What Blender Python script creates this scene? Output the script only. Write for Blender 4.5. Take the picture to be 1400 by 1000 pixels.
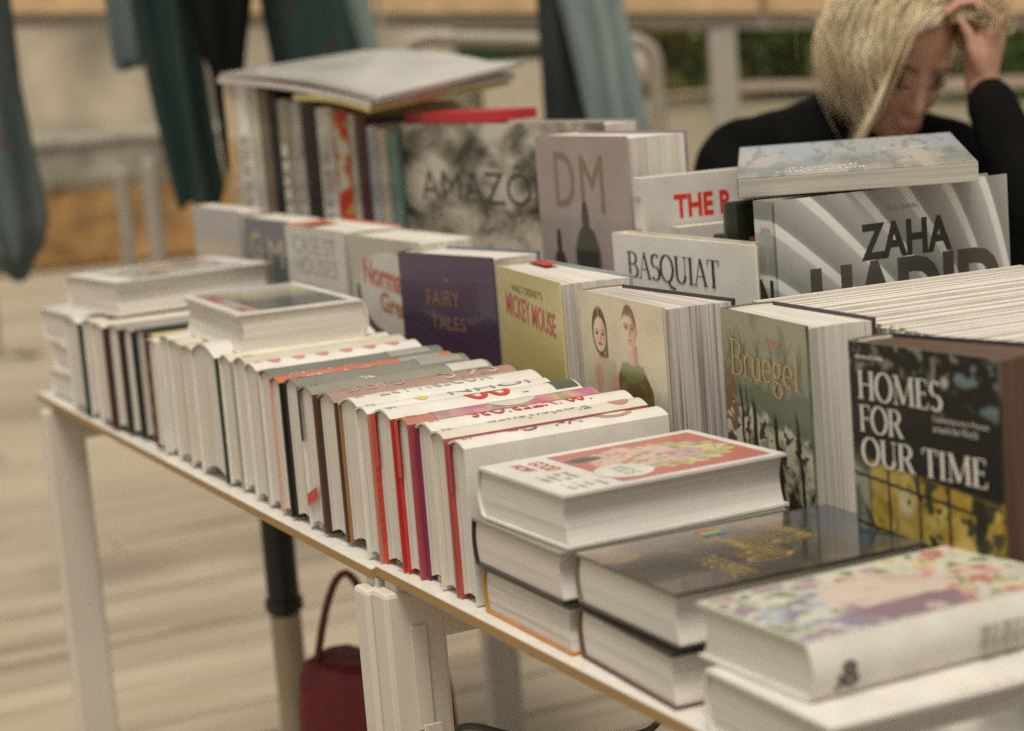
import bpy, bmesh, math, random
from mathutils import Matrix, Vector, noise
R = math.radians
random.seed(7)
for o in list(bpy.data.objects): bpy.data.objects.remove(o)
scn = bpy.context.scene
col = scn.collection

# ------------------------------------------------------------------ camera
TT = 0.73                                   # height of the table tops
CAM = Vector((1.7333, -0.6580, 0.4634 + TT))
yaw, pit, rol = 0.44012654, 0.15283737, 0.08059199
f = Vector((-math.cos(yaw)*math.cos(pit), math.sin(yaw)*math.cos(pit), -math.sin(pit)))
r = f.cross(Vector((0, 0, 1))).normalized(); d = f.cross(r)
r2 = math.cos(rol)*r + math.sin(rol)*d; d2 = -math.sin(rol)*r + math.cos(rol)*d
cd = bpy.data.cameras.new('camera'); cam = bpy.data.objects.new('camera', cd); col.objects.link(cam)
cam.matrix_world = Matrix(((r2.x, -d2.x, -f.x, CAM.x), (r2.y, -d2.y, -f.y, CAM.y), (r2.z, -d2.z, -f.z, CAM.z), (0, 0, 0, 1)))
cd.lens = 71.16; cd.sensor_width = 36; cd.sensor_fit = 'HORIZONTAL'; cd.clip_start = 0.05; cd.clip_end = 500
cd.dof.use_dof = True; cd.dof.focus_distance = 1.88; cd.dof.aperture_fstop = 4.0; cd.dof.aperture_blades = 9
scn.camera = cam
# ------------------------------------------------------------------ world, sun, exposure
w = bpy.data.worlds.new('World'); scn.world = w; w.use_nodes = True
nt = w.node_tree; nt.nodes.clear()
sky = nt.nodes.new('ShaderNodeTexSky'); sky.sky_type = 'NISHITA'; sky.sun_disc = False
SUN_EL, SUN_AZ = R(67), R(-36)              # azimuth of the sun measured from +X towards +Y
sky.sun_elevation = SUN_EL; sky.sun_rotation = R(90) - SUN_AZ
sky.dust_density = 4; sky.air_density = 1.0; sky.ozone_density = 1.0
hs = nt.nodes.new('ShaderNodeHueSaturation'); hs.inputs['Saturation'].default_value = 0.12   # high cloud: hardly any blue
mx = nt.nodes.new('ShaderNodeMix'); mx.data_type = 'RGBA'; mx.blend_type = 'MULTIPLY'; mx.inputs[0].default_value = 1
mx.inputs[7].default_value = (1.0, 0.94, 0.825, 1)
bg = nt.nodes.new('ShaderNodeBackground'); bg.inputs[1].default_value = 0.115
wo = nt.nodes.new('ShaderNodeOutputWorld')
nt.links.new(sky.outputs[0], hs.inputs['Color']); nt.links.new(hs.outputs[0], mx.inputs[6])
nt.links.new(mx.outputs[2], bg.inputs[0]); nt.links.new(bg.outputs[0], wo.inputs[0])
ld = bpy.data.lights.new('sun', 'SUN'); ld.energy = 1.95; ld.angle = R(18); ld.color = (1, 0.94, 0.825)
sun = bpy.data.objects.new('sun', ld); col.objects.link(sun)
sd = Vector((math.cos(SUN_AZ)*math.cos(SUN_EL), math.sin(SUN_AZ)*math.cos(SUN_EL), math.sin(SUN_EL)))
sun.rotation_euler = sd.to_track_quat('Z', 'Y').to_euler(); sun.location = (0, 0, 6)
vs = scn.view_settings; vs.view_transform = 'Standard'; vs.look = 'None'; vs.exposure = 0.06; vs.gamma = 1
scn.render.engine = 'CYCLES'; scn.cycles.use_denoising = False; scn.cycles.max_bounces = 6
scn.cycles.sample_clamp_indirect = 6

# ------------------------------------------------------------------ materials
class NT:
    def __init__(s, name):
        s.m = bpy.data.materials.new(name); s.m.use_nodes = True; s.t = s.m.node_tree; s.t.nodes.clear()
        s.out = s.t.nodes.new('ShaderNodeOutputMaterial'); s.b = s.n('ShaderNodeBsdfPrincipled')
        s.t.links.new(s.b.outputs[0], s.out.inputs[0]); s.tc = s.n('ShaderNodeTexCoord').outputs['Object']
    def n(s, k, **kw):
        x = s.t.nodes.new(k)
        for a, v in kw.items(): setattr(x, a, v)
        return x
    def put(s, sock, v):
        if hasattr(v, 'is_linked') or isinstance(v, bpy.types.NodeSocket): s.t.links.new(v, sock)
        elif isinstance(v, tuple) and len(v) == 3 and sock.type == 'RGBA': sock.default_value = (*v, 1)
        else: sock.default_value = v
    def map(s, scale=(1, 1, 1), rot=(0, 0, 0), loc=(0, 0, 0)):
        x = s.n('ShaderNodeMapping'); s.put(x.inputs[0], s.tc); x.inputs[1].default_value = loc; x.inputs[2].default_value = rot; x.inputs[3].default_value = scale
        return x.outputs[0]
    def noise(s, scale=5, vec=None, detail=3, rough=.5, dist=0):
        x = s.n('ShaderNodeTexNoise'); s.put(x.inputs['Vector'], vec if vec is not None else s.tc)
        x.inputs['Scale'].default_value = scale; x.inputs['Detail'].default_value = detail; x.inputs['Roughness'].default_value = rough; x.inputs['Distortion'].default_value = dist
        return x.outputs['Fac']
    def ramp(s, fac, stops, interp='LINEAR'):
        x = s.n('ShaderNodeValToRGB'); s.put(x.inputs[0], fac); e = x.color_ramp.elements; x.color_ramp.interpolation = interp
        while len(e) < len(stops): e.new(.5)
        for i, (p, c) in enumerate(stops): e[i].position = p; e[i].color = (*c, 1)
        return x.outputs[0]
    def mix(s, fac, a, b, mode='MIX'):
        x = s.n('ShaderNodeMix', data_type='RGBA', blend_type=mode); s.put(x.inputs[0], fac); s.put(x.inputs[6], a); s.put(x.inputs[7], b)
        return x.outputs[2]
    def math(s, op, a, b=0.0, clamp=False):
        x = s.n('ShaderNodeMath', operation=op, use_clamp=clamp); s.put(x.inputs[0], a); s.put(x.inputs[1], b); return x.outputs[0]
    def sep(s, v=None):
        x = s.n('ShaderNodeSeparateXYZ'); s.put(x.inputs[0], v if v is not None else s.tc); return x.outputs
    def bump(s, h, strength=.2, dist=.001):
        x = s.n('ShaderNodeBump'); x.inputs['Strength'].default_value = strength; x.inputs['Distance'].default_value = dist
        s.put(x.inputs['Height'], h); s.t.links.new(x.outputs[0], s.b.inputs['Normal'])
    def done(s, color, rough=.5, spec=.5, coat=0):
        s.put(s.b.inputs['Base Color'], color); s.put(s.b.inputs['Roughness'], rough); s.b.inputs['Specular IOR Level'].default_value = spec
        s.b.inputs['Coat Weight'].default_value = coat; s.b.inputs['Coat Roughness'].default_value = .08
        return s.m
_mc = {}
def M(c, rough=.5, spec=.5, coat=0, var=.06, sc=30):
    """A surface of one colour, slightly uneven."""
    k = (c, rough, spec, coat, var, sc)
    if k not in _mc:
        t = NT('mat_%d' % len(_mc)); n_ = t.noise(sc, detail=4)
        a = tuple(x*(1-var*1.5) for x in c); b = tuple(min(1, x*(1+var)) for x in c)
        rr = t.ramp(t.noise(sc*.6, detail=2), [(.3, (max(0, rough-.06),)*3), (.7, (min(1, rough+.06),)*3)])
        _mc[k] = t.done(t.ramp(n_, [(.3, a), (.7, b)]), rr, spec, coat)
    return _mc[k]
def page_mat(c1=(.68, .635, .565), c2=(.49, .45, .39), contrast=.5, scale=700):
    k = ('page', c1, c2, contrast, scale)
    if k not in _mc:
        t = NT('paper_edges')
        n1 = t.noise(1, t.map((3, 3, scale)), 3, .6); n2 = t.noise(1, t.map((4, 4, scale*.22)), 2)
        n3 = t.noise(14, None, 3)
        m = t.math('ADD', t.math('MULTIPLY', n1, .6), t.math('MULTIPLY', n2, .4))
        lo, hi = .5-.22/(.4+contrast), .5+.1
        c = t.ramp(m, [(max(.02, .5-.18*(1.6-contrast)), c2), (.5+.06, c1)])
        c = t.mix(t.ramp(n3, [(.35, (0, 0, 0)), (.75, (.22, .22, .22))]), c, tuple(x*.82 for x in c1))
        t.bump(n1, .35, .0008)
        _mc[k] = t.done(c, .85, .2)
    return _mc[k]
PAGE = page_mat(contrast=.9)
PAGE_L = page_mat((.69, .64, .57), (.42, .38, .33), .8, 720)      # looser, streaky leaves
PAGE_D = page_mat((.60, .55, .50), (.22, .19, .17), 1.0, 560)     # printed to the edge
PAGE_B = page_mat((.14, .082, .058), (.06, .035, .025), .9, 600)     # brown printed edges
WHITE = M((.70, .665, .605), .38, .5, .15); CREAM = M((.66, .60, .48), .42, .5, .1)
BLACK = M((.018, .016, .013), .35); DKGREEN = M((.02, .045, .028), .4); RED = M((.50, .035, .03), .4)
ORANGE = M((.55, .15, .08), .4); BROWN = M((.12, .06, .04), .4); GREY = M((.30, .28, .25), .4)

# ------------------------------------------------------------------ objects
def link(o): col.objects.link(o); return o
def tag(o, label, cat, group=None):
    o['label'] = label; o['category'] = cat
    if group: o['group'] = group
    return o
def empty(name, mat4, label=None, cat=None, group=None):
    o = bpy.data.objects.new(name, None); o.empty_display_size = .02; link(o); o.matrix_world = mat4
    if label: tag(o, label, cat, group)
    return o
def mesh(name, V, F, mat, parent=None, smooth=False):
    me = bpy.data.meshes.new(name); me.from_pydata([tuple(v) for v in V], [], F); me.validate()
    if smooth:
        for p in me.polygons: p.use_smooth = True
    return mobj(name, me, mat, parent)
def mobj(name, me, mat, parent=None):
    me.materials.clear(); me.materials.append(mat)
    o = bpy.data.objects.new(name, me); link(o)
    if parent: o.parent = parent
    return o
def shade_auto(o, ang=40):
    for p in o.data.polygons: p.use_smooth = True
    o.data.set_sharp_from_angle(angle=R(ang))
    return o
class MB:
    def __init__(s): s.V, s.F = [], []
    def box(s, a, b, mtx=None):
        i = len(s.V); x0, y0, z0 = a; x1, y1, z1 = b
        P = [(x0, y0, z0), (x1, y0, z0), (x1, y1, z0), (x0, y1, z0), (x0, y0, z1), (x1, y0, z1), (x1, y1, z1), (x0, y1, z1)]
        s.V += [mtx @ Vector(p) for p in P] if mtx else P
        s.F += [tuple(i+k for k in q) for q in ((0, 3, 2, 1), (4, 5, 6, 7), (0, 1, 5, 4), (1, 2, 6, 5), (2, 3, 7, 6), (3, 0, 4, 7))]
        return s
    def rbox(s, a, b, rad=.003, mtx=None):
        """box with its edges cut back (bevelled)"""
        bm = bmesh.new(); bmesh.ops.create_cube(bm, size=1)
        c = [(a[k]+b[k])/2 for k in range(3)]; e = [b[k]-a[k] for k in range(3)]
        for v in bm.verts: v.co = Vector([c[k]+v.co[k]*e[k] for k in range(3)])
        bmesh.ops.bevel(bm, geom=bm.edges[:], offset=rad, segments=2, profile=.5, affect='EDGES')
        i = len(s.V); bm.verts.index_update()
        s.V += [(mtx @ v.co) if mtx else v.co.copy() for v in bm.verts]; s.F += [tuple(i+v.index for v in fc.verts) for fc in bm.faces]; bm.free()
        return s
    def tube(s, pts, rad, n=8, closed=False):
        pts = [Vector(p) for p in pts]; i = len(s.V); m = len(pts)
        rr = rad if isinstance(rad, (list, tuple)) else [rad]*m
        t0 = (pts[1]-pts[0]).normalized(); u = t0.orthogonal().normalized()
        for k, p in enumerate(pts):
            t = ((pts[(k+1) % m] if closed or k < m-1 else p) - (pts[k-1] if closed or k > 0 else p)).normalized()
            u = (u - t*u.dot(t)).normalized(); v = t.cross(u)
            for j in range(n):
                a = 2*math.pi*j/n; s.V.append(p + rr[k]*(math.cos(a)*u+math.sin(a)*v))
        for k in range(m if closed else m-1):
            for j in range(n):
                a, b = i+k*n+j, i+k*n+(j+1) % n; k2 = (k+1) % m
                s.F.append((a, b, i+k2*n+(j+1) % n, i+k2*n+j))
        if not closed:
            s.F.append(tuple(i+j for j in range(n))[::-1]); s.F.append(tuple(i+(m-1)*n+j for j in range(n)))
        return s
    def lathe(s, prof, n=20, mtx=None):
        i = len(s.V)
        for (rad, z) in prof:
            for j in range(n):
                a = 2*math.pi*j/n; p = Vector((rad*math.cos(a), rad*math.sin(a), z)); s.V.append(mtx @ p if mtx else p)
        for k in range(len(prof)-1):
            for j in range(n): s.F.append((i+k*n+j, i+k*n+(j+1) % n, i+(k+1)*n+(j+1) % n, i+(k+1)*n+j))
        s.F.append(tuple(i+j for j in range(n))[::-1]); s.F.append(tuple(i+(len(prof)-1)*n+j for j in range(n)))
        return s
    def build(s, name, mat, parent=None, smooth=False):
        o = mesh(name, s.V, s.F, mat, parent)
        if smooth: shade_auto(o)
        return o

# ------------------------------------------------------------------ lettering
def text_geo(body, bold=0.0, space=1.0):
    cu = bpy.data.curves.new('t', 'FONT'); cu.body = body; cu.offset = bold; cu.space_character = space; cu.resolution_u = 4
    ob = bpy.data.objects.new('t', cu); me = bpy.data.meshes.new_from_object(ob)
    V = [Vector(v.co) for v in me.vertices]; F = [tuple(p.vertices) for p in me.polygons]
    bpy.data.objects.remove(ob); bpy.data.curves.remove(cu); bpy.data.meshes.remove(me)
    return V, F
def fit(V, x0, y0, x1, y1):
    if not V: return V
    a = min(v.x for v in V); b = max(v.x for v in V); c = min(v.y for v in V); e = max(v.y for v in V)
    return [Vector((x0+(v.x-a)/(b-a)*(x1-x0), y0+(v.y-c)/(e-c)*(y1-y0), v.z)) for v in V]
# a broad-nib roman: skeleton strokes, thick uprights, thin levels, bracket serifs
def arc(cx, cy, rx, ry, a0, a1, n=18): return [(cx+rx*math.cos(R(a0+(a1-a0)*k/n)), cy+ry*math.sin(R(a0+(a1-a0)*k/n))) for k in range(n+1)]
K, T_ = 1.0, .3
GL = {   # glyph: (advance, strokes [(weight, points)], serif bars [(x, y, halfwidth)])
 'B': (.66, [(1, [(.14, 0), (.14, 1)]), (0, [(.14, .98), (.34, .98)]+arc(.34, .75, .20, .23, 90, -90)+[(.14, .52)]), (0, [(.14, .52), (.36, .52)]+arc(.36, .27, .24, .25, 90, -90)+[(.14, .02)])], [(.14, 0, .11), (.14, 1, .11)]),
 'A': (.74, [(T_, [(.09, 0), (.37, 1)]), (K, [(.37, 1), (.64, 0)]), (0, [(.19, .36), (.53, .36)])], [(.09, 0, .1), (.64, 0, .11)]),
 'S': (.54, [(0, arc(.28, .74, .19, .24, 35, 270)), (0, arc(.28, .26, .21, .25, 90, -145))], []),
 'Q': (.82, [(0, arc(.40, .5, .34, .5, 90, 450, 30)), (.8, [(.44, .03), (.58, -.16), (.86, -.27)])], []),
 'O': (.80, [(0, arc(.40, .5, .34, .5, 90, 450, 30))], []),
 'U': (.76, [(K, [(.15, 1), (.15, .30)]), (0, arc(.38, .30, .23, .29, 180, 360)), (T_, [(.61, .30), (.61, 1)])], [(.15, 1, .11), (.61, 1, .1)]),
 'I': (.34, [(K, [(.17, 0), (.17, 1)])], [(.17, 0, .12), (.17, 1, .12)]),
 'T': (.66, [(K, [(.33, 0), (.33, 1)]), (0, [(.03, .98), (.63, .98)]), (T_, [(.04, .98), (.035, .78)]), (T_, [(.62, .98), (.625, .78)])], [(.33, 0, .12)]),
 'H': (.82, [(K, [(.16, 0), (.16, 1)]), (K, [(.66, 0), (.66, 1)]), (0, [(.16, .52), (.66, .52)])], [(.16, 0, .12), (.16, 1, .12), (.66, 0, .12), (.66, 1, .12)]),
 'M': (1.0, [(T_, [(.14, 0), (.17, 1)]), (K, [(.17, 1), (.49, .05)]), (T_, [(.49, .05), (.82, 1)]), (K, [(.82, 1), (.85, 0)])], [(.14, 0, .1), (.13, 1, .09), (.85, 0, .12), (.86, 1, .09)]),
 'E': (.62, [(K, [(.15, 0), (.15, 1)]), (0, [(.15, .98), (.52, .98)]), (0, [(.15, .52), (.44, .52)]), (0, [(.15, .02), (.55, .02)]), (T_, [(.52, .98), (.52, .80)]), (T_, [(.44, .60), (.44, .44)]), (T_, [(.55, .02), (.57, .22)])], [(.13, 0, .1), (.13, 1, .1)]),
 'F': (.58, [(K, [(.15, 0), (.15, 1)]), (0, [(.15, .98), (.52, .98)]), (0, [(.15, .50), (.44, .50)]), (T_, [(.52, .98), (.52, .80)]), (T_, [(.44, .58), (.44, .42)])], [(.15, 0, .12), (.13, 1, .1)]),
 'R': (.72, [(K, [(.15, 0), (.15, 1)]), (0, [(.15, .98), (.34, .98)]+arc(.34, .74, .22, .24, 90, -90)+[(.15, .50)]), (K, [(.36, .50), (.64, 0)])], [(.15, 0, .12), (.13, 1, .1), (.66, 0, .09)]),
 'r': (.44, [(K, [(.14, 0), (.14, .62)]), (0, arc(.32, .44, .17, .19, 165, 50))], [(.14, 0, .1), (.1, .62, .06)]),
 'u': (.58, [(K, [(.12, .62), (.12, .2)]), (0, arc(.29, .2, .17, .19, 180, 360)), (K, [(.46, .62), (.46, 0)])], [(.08, .62, .06), (.42, .62, .06), (.5, 0, .05)]),
 'e': (.52, [(0, [(.08, .33), (.44, .33)]+arc(.26, .33, .19, .30, 0, 310, 26))], []),
 'g': (.54, [(0, arc(.25, .42, .16, .20, 90, 450, 24)), (0, [(.14, .26), (.12, .12), (.40, .06)]+arc(.26, -.14, .2, .16, 60, -250, 24))], [(.44, .62, .06)]),
 'l': (.30, [(K, [(.15, 0), (.15, 1)])], [(.15, 0, .1), (.11, 1, .07)]),
}
def serif_geo(body, thick=.085, thin=.028, space=0.0):
    V, F = [], []; x = 0; lay = 0
    for ch in body:
        if ch == ' ': x += .32; continue
        adv, strokes, bars = GL[ch]
        for wgt, pts in strokes:
            P = [Vector((p[0], p[1])) for p in pts]; i = len(V); m = len(P)
            for k, p in enumerate(P):
                t = (P[min(k+1, m-1)]-P[max(k-1, 0)]).normalized(); nrm = Vector((-t.y, t.x))
                wd = thin+(thick-thin)*abs(t.y)**1.3 if wgt == 0 else thin+(thick-thin)*(0 if wgt == T_ else wgt)
                V += [Vector((x+p.x+nrm.x*wd/2, p.y+nrm.y*wd/2, lay)), Vector((x+p.x-nrm.x*wd/2, p.y-nrm.y*wd/2, lay))]
            for k in range(m-1): F.append((i+2*k, i+2*k+1, i+2*k+3, i+2*k+2))
            lay += 2e-5
        for bx, by, hw in bars:
            i = len(V); y0, y1 = (by, by+thin*1.1) if by < .5 else (by-thin*1.1, by)
            V += [Vector((x+bx-hw, y0, lay)), Vector((x+bx+hw, y0, lay)), Vector((x+bx+hw, y1, lay)), Vector((x+bx-hw, y1, lay))]
            F.append((i, i+1, i+2, i+3)); lay += 2e-5
        x += adv+space
    return V, F
def lettering(parent, body, box, z, mat, serif=False, bold=0.0, rot=0, name='lettering', flip=False, **kw):
    V, F = serif_geo(body, **kw) if serif else text_geo(body, bold)
    V = fit(V, *box)
    if rot:
        c = Vector(((box[0]+box[2])/2, (box[1]+box[3])/2, 0)); m = Matrix.Rotation(rot, 4, 'Z'); V = [m @ (v-c)+c for v in V]
    if flip:      # stand on the spine edge instead: handled by caller
        pass
    return mesh(name, [Vector((v.x, v.y, z+v.z)) for v in V], F, mat, parent)
def shape(parent, pts, z, mat, name='printed_shape'):
    return mesh(name, [(p[0], p[1], z) for p in pts], [tuple(range(len(pts)))], mat, parent)
def bars(parent, x0, y0, x1, y1, z, mat, rows=1, seed=1, name='small_print'):
    """rows of print too small to read: a run of tiny uneven marks"""
    rn = random.Random(seed); b = MB(); rh = (y1-y0)/rows
    for k in range(rows):
        x = x0; yb = y0+k*rh+rh*.2
        while x < x1:
            wd = rh*rn.uniform(.2, .5)
            if rn.random() > .16: i = len(b.V); h = rh*rn.uniform(.4, .65); b.V += [(x, yb, z), (x+wd, yb, z), (x+wd, yb+h, z), (x, yb+h, z)]; b.F.append((i, i+1, i+2, i+3))
            x += wd+rh*.14
    return b.build(name, mat, parent)

# ------------------------------------------------------------------ printed pictures: a fine grid of ink, coloured dot by dot
PT_ = NT('printed_picture'); ca = PT_.n('ShaderNodeVertexColor'); ca.layer_name = 'ink'; PRINT = PT_.done(ca.outputs[0], .34, .35, .10)
def smst(a, b, x): t = max(0., min(1., (x-a)/(b-a))) if a != b else float(x > a); return t*t*(3-2*t)
def mixc(c, e, f_): return (c[0]+(e[0]-c[0])*f_, c[1]+(e[1]-c[1])*f_, c[2]+(e[2]-c[2])*f_)
def el_(x, y, cx, cy, rx, ry, soft=.12): return 1-smst(1-soft, 1+soft, math.sqrt(((x-cx)/rx)**2+((y-cy)/ry)**2))
def nz_(x, y, s, k=0.): return noise.noise(Vector((x*s+k, y*s-k*1.7, k*.37)))
def fb_(x, y, s, k=0.): return nz_(x, y, s, k)+.5*nz_(x, y, s*2.1, k+3)+.25*nz_(x, y, s*4.3, k+7)
def picture(parent, x0, y0, x1, y1, z, fn, cell=.0013, name='cover_picture', sat=1.0):
    nx, ny = max(2, int((x1-x0)/cell)), max(2, int((y1-y0)/cell)); V, F, C = [], [], []
    for j in range(ny+1):
        y = y0+(y1-y0)*j/ny
        for i in range(nx+1):
            x = x0+(x1-x0)*i/nx; V.append((x, y, z)); c_ = fn(x, y); g_ = (c_[0]+c_[1]+c_[2])/3; C.append(mixc((g_*1.04, g_, g_*.92), c_, sat))
    for j in range(ny):
        for i in range(nx): a = j*(nx+1)+i; F.append((a, a+1, a+nx+2, a+nx+1))
    me = bpy.data.meshes.new(name); me.from_pydata(V, [], F); at = me.color_attributes.new('ink', 'FLOAT_COLOR', 'POINT')
    at.data.foreach_set('color', [q for c in C for q in (max(0, c[0]), max(0, c[1]), max(0, c[2]), 1.0)])
    return mobj(name, me, PRINT, parent)

# ------------------------------------------------------------------ books
BK = {}
def book(label, W, H, T, mtx, front=WHITE, back=None, spine=None, pages=PAGE, rs=None, fan=0.0, b=.0024, sq=.003, group=None, name='book', soft=False, cat='book', flap=None):
    """Local frame: x from the spine (0) to the fore-edge (W), y from foot to head, z from back cover (0) to front cover (T)."""
    back = back or front; spine = spine or front
    if soft: b, sq = .0006, 0.0
    rs = (.10*T if not soft else 0.0) if rs is None else rs
    root = empty(name, mtx, label, cat, group)
    zb = lambda x: -fan*max(0, x)/W
    o = {}
    o['front_cover'] = MB().box((0, 0, T-b), (W, H, T)).build('front_cover', front, root)
    m = MB(); m.box((0, 0, 0), (W, H, b)); m.V = [(v[0], v[1], v[2]+zb(v[0])) for v in m.V]
    o['back_cover'] = m.build('back_cover', back, root)
    n = 10 if rs else 1; V, F = [], []
    for k in range(n+1):
        t = k/n; z = t*T; bulge = rs*math.sin(math.pi*t)
        for yy in (0, H): V += [(-bulge-(.0004 if not rs else 0)-(0 if rs else b), yy, z), (-bulge+b*.8 if rs else -.0002, yy, min(max(z, b*1.02), T-b*1.02))]
    for k in range(n):
        a, c = 4*k, 4*k+4
        F += [(a, a+2, c+2, c), (a+1, c+1, c+3, a+3), (a, c, c+1, a+1), (a+2, a+3, c+3, c+2)]
    F += [(0, 1, 3, 2), (4*n, 4*n+2, 4*n+3, 4*n+1)]
    o['spine'] = mesh('spine', V, F, spine, root)
    if rs: shade_auto(o['spine'], 50)
    # leaves: rounded at the spine, hollow at the fore-edge
    n = 10; V, F = [], []; rc = .11*T if not soft else 0
    for k in range(n+1):
        t = k/n; s_ = math.sin(math.pi*t)
        xs = (-rs*s_+b*.9) if rs else .0002
        xf = W-sq-rc*s_
        for yy in (sq, H-sq):
            V.append((xs, yy, b+t*(T-2*b)+.0001*(1-2*t)))
            zf0, zf1 = b+zb(xf), T-b
            V.append((xf, yy, zf0+t*(zf1-zf0)+.0001*(1-2*t)))
    for k in range(n):
        a, c = 4*k, 4*k+4
        F += [(a, a+1, c+1, c), (a+2, c+2, c+3, a+3), (a, c, c+2, a+2), (a+1, a+3, c+3, c+1)]
    F += [(0, 2, 3, 1), (4*n, 4*n+1, 4*n+3, 4*n+2)]
    o['page_block'] = mesh('page_block', V, F, pages, root)
    if not soft and rs:
        hb = MB(); k8 = [(-rs*math.sin(math.pi*t)*.9+b*1.1, H-sq+.0006, b+t*(T-2*b)) for t in [i/8 for i in range(9)]]
        hb.tube(k8, .0011, 5); hb.build('headband', CREAM, root)
    o['root'] = root; o['T'] = T; o['W'] = W; o['H'] = H; o['rs'] = rs
    return o
def spine_letters(o, body, y0, y1, v0, v1, mat, bold=0., V_F=None, name='lettering'):
    """Lettering that follows the round of the spine; reads from head (y1) to foot (y0)."""
    V, F = V_F or text_geo(body, bold); T, rs = o['T'], o['rs']
    V = fit(V, 0, v0, 1, v1); out = []
    for v in V:
        t = v.y; out.append((-rs*math.sin(math.pi*t)-.0007, y1-(y1-y0)*v.x, t*T))
    return mesh(name, out, [tuple(reversed(q)) for q in F], mat, o['spine'])
def spine_patch(o, y0, y1, v0, v1, mat, n=8, name='printed_band', off=.0004, ell=False):
    T, rs = o['T'], o['rs']; V, F = [], []; m = 14
    for a in range(m+1):
        for k in range(n+1):
            u, t = a/m, k/n
            if ell: hw = math.sqrt(max(0, 1-(2*u-1)**2)); t = .5+(t-.5)*hw
            tt = v0+(v1-v0)*t; V.append((-rs*math.sin(math.pi*tt)-off, y0+(y1-y0)*u, tt*T))
    for a in range(m):
        for k in range(n): i = a*(n+1)+k; F.append((i, i+1, i+n+2, i+n+1))
    ob = mesh(name, V, F, mat, o['spine']); return ob
def basis(x, y, z, p): return Matrix(((x[0], y[0], z[0], p[0]), (x[1], y[1], z[1], p[1]), (x[2], y[2], z[2], p[2]), (0, 0, 0, 1)))
def upright(px, py, yaw_deg, T, z=0, lean=0):
    """Front cover's lower left corner at (px, py), cover running along yaw; the book stands on its foot."""
    a = R(yaw_deg); u = Vector((math.cos(a), math.sin(a), 0)); n = Vector((math.sin(a), -math.cos(a), 0)); k = Vector((0, 0, 1))
    if lean: q = Matrix.Rotation(R(-lean), 3, u); k = q @ k; n = q @ n
    return basis(u, k, n, Vector((px, py, TT+z))-n*T)
def flat(px, py, pz, yaw_deg, tilt=None):
    a = R(yaw_deg); m = Matrix.Translation((px, py, TT+pz)) @ Matrix.Rotation(a, 4, 'Z')
    return m @ tilt if tilt else m
def spine_out(px, py, yaw_deg, z=0):
    """Standing, spine towards the customer; px,py the left corner of the spine."""
    a = R(yaw_deg); x = (-math.sin(a), math.cos(a), 0); zc = (math.cos(a), math.sin(a), 0)
    return basis(x, (0, 0, 1), zc, (px, py, TT+z))
def spine_up(x0, y0, W, lean=0, skew=0, z=0):
    m = basis((0, 0, -1), (0, 1, 0), (1, 0, 0), (x0, y0, TT+W+z))
    if skew: m = Matrix.Translation((x0, y0, 0)) @ Matrix.Rotation(R(skew), 4, 'Z') @ Matrix.Translation((-x0, -y0, 0)) @ m
    return m
#PART2
# ------------------------------------------------------------------ the setting
def structure(o): o['kind'] = 'structure'; return o
FW = Vector((-0.90469776, 0.42605395, 0)); RT = Vector((0.42605395, 0.90469776, 0))
def P(s, z, dd): return Vector((CAM.x, CAM.y, 0)) + FW*dd + RT*s + Vector((0, 0, z))     # sideways, height, distance along the promenade
PM = basis(RT, -FW, (0, 0, 1), (CAM.x, CAM.y, 0))                                          # local: x sideways, y towards the stall, z up
t = NT('gravel_ground'); c = t.ramp(t.noise(.8, detail=6), [(.3, (.22, .19, .14)), (.7, (.33, .29, .22))]); gm = t.done(c, .9, .2)
structure(mesh('ground', [(-300, -300, -.06), (300, -300, -.06), (300, 300, -.06), (-300, 300, -.06)], [(0, 1, 2, 3)], gm))
t = NT('weathered_boards'); oi = t.n('ShaderNodeObjectInfo').outputs['Random']
v = t.n('ShaderNodeVectorMath', operation='ADD'); t.put(v.inputs[0], t.tc); cx = t.n('ShaderNodeCombineXYZ'); t.put(cx.inputs[0], t.math('MULTIPLY', oi, 37.0)); t.put(cx.inputs[1], t.math('MULTIPLY', oi, 91.0)); t.put(v.inputs[1], cx.outputs[0])
mp = t.n('ShaderNodeMapping'); t.put(mp.inputs[0], v.outputs[0]); mp.inputs[3].default_value = (22, 1.1, 10)
g1 = t.noise(1, mp.outputs[0], 6, .62, .6); g2 = t.noise(2.2, v.outputs[0], 3)
c = t.ramp(g1, [(.28, (.17, .13, .085)), (.48, (.385, .32, .235)), (.75, (.49, .415, .315))])
c = t.mix(t.ramp(g2, [(.38, (0, 0, 0)), (.72, (.5, .5, .5))]), c, (.36, .29, .20))
hv = t.n('ShaderNodeHueSaturation'); t.put(hv.inputs['Value'], t.math('ADD', t.math('MULTIPLY', oi, .20), .88)); t.put(hv.inputs['Color'], c)
t.bump(g1, .5, .003); deckm = t.done(hv.outputs[0], .75, .3)
deck = structure(mesh('deck', [(-15.2, -5, -.045), (3.4, -5, -.045), (3.4, 9, -.045), (-15.2, 9, -.045)], [(0, 1, 2, 3)], M((.02, .016, .011), .9)))
pb = MB().rbox((0, 0, -.028), (.1860, 4.66, 0), .007); pme = None; PW = .200
rn = random.Random(3)
for i in range(int(18.5/PW)):
    x = -15.1+i*PW
    off = (i*1.73) % 4.6
    for k in range(4):
        y0 = -5+k*4.66-off
        if y0 > 9 or y0+4.66 < -5: continue
        far = (Vector((x, y0+2.3, 0))-CAM).dot(FW)
        if far < .2 or y0+4.66 < -2.2: continue            # nothing of it shows
        if pme is None: o = pb.build('plank', deckm, deck); pme = o.data
        else: o = bpy.data.objects.new('plank', pme); link(o); o.parent = deck
        o.location = (x, y0+.003, rn.uniform(-.002, .002)); o.rotation_euler = (0, R(rn.uniform(-.5, .5)), 0)

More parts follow.
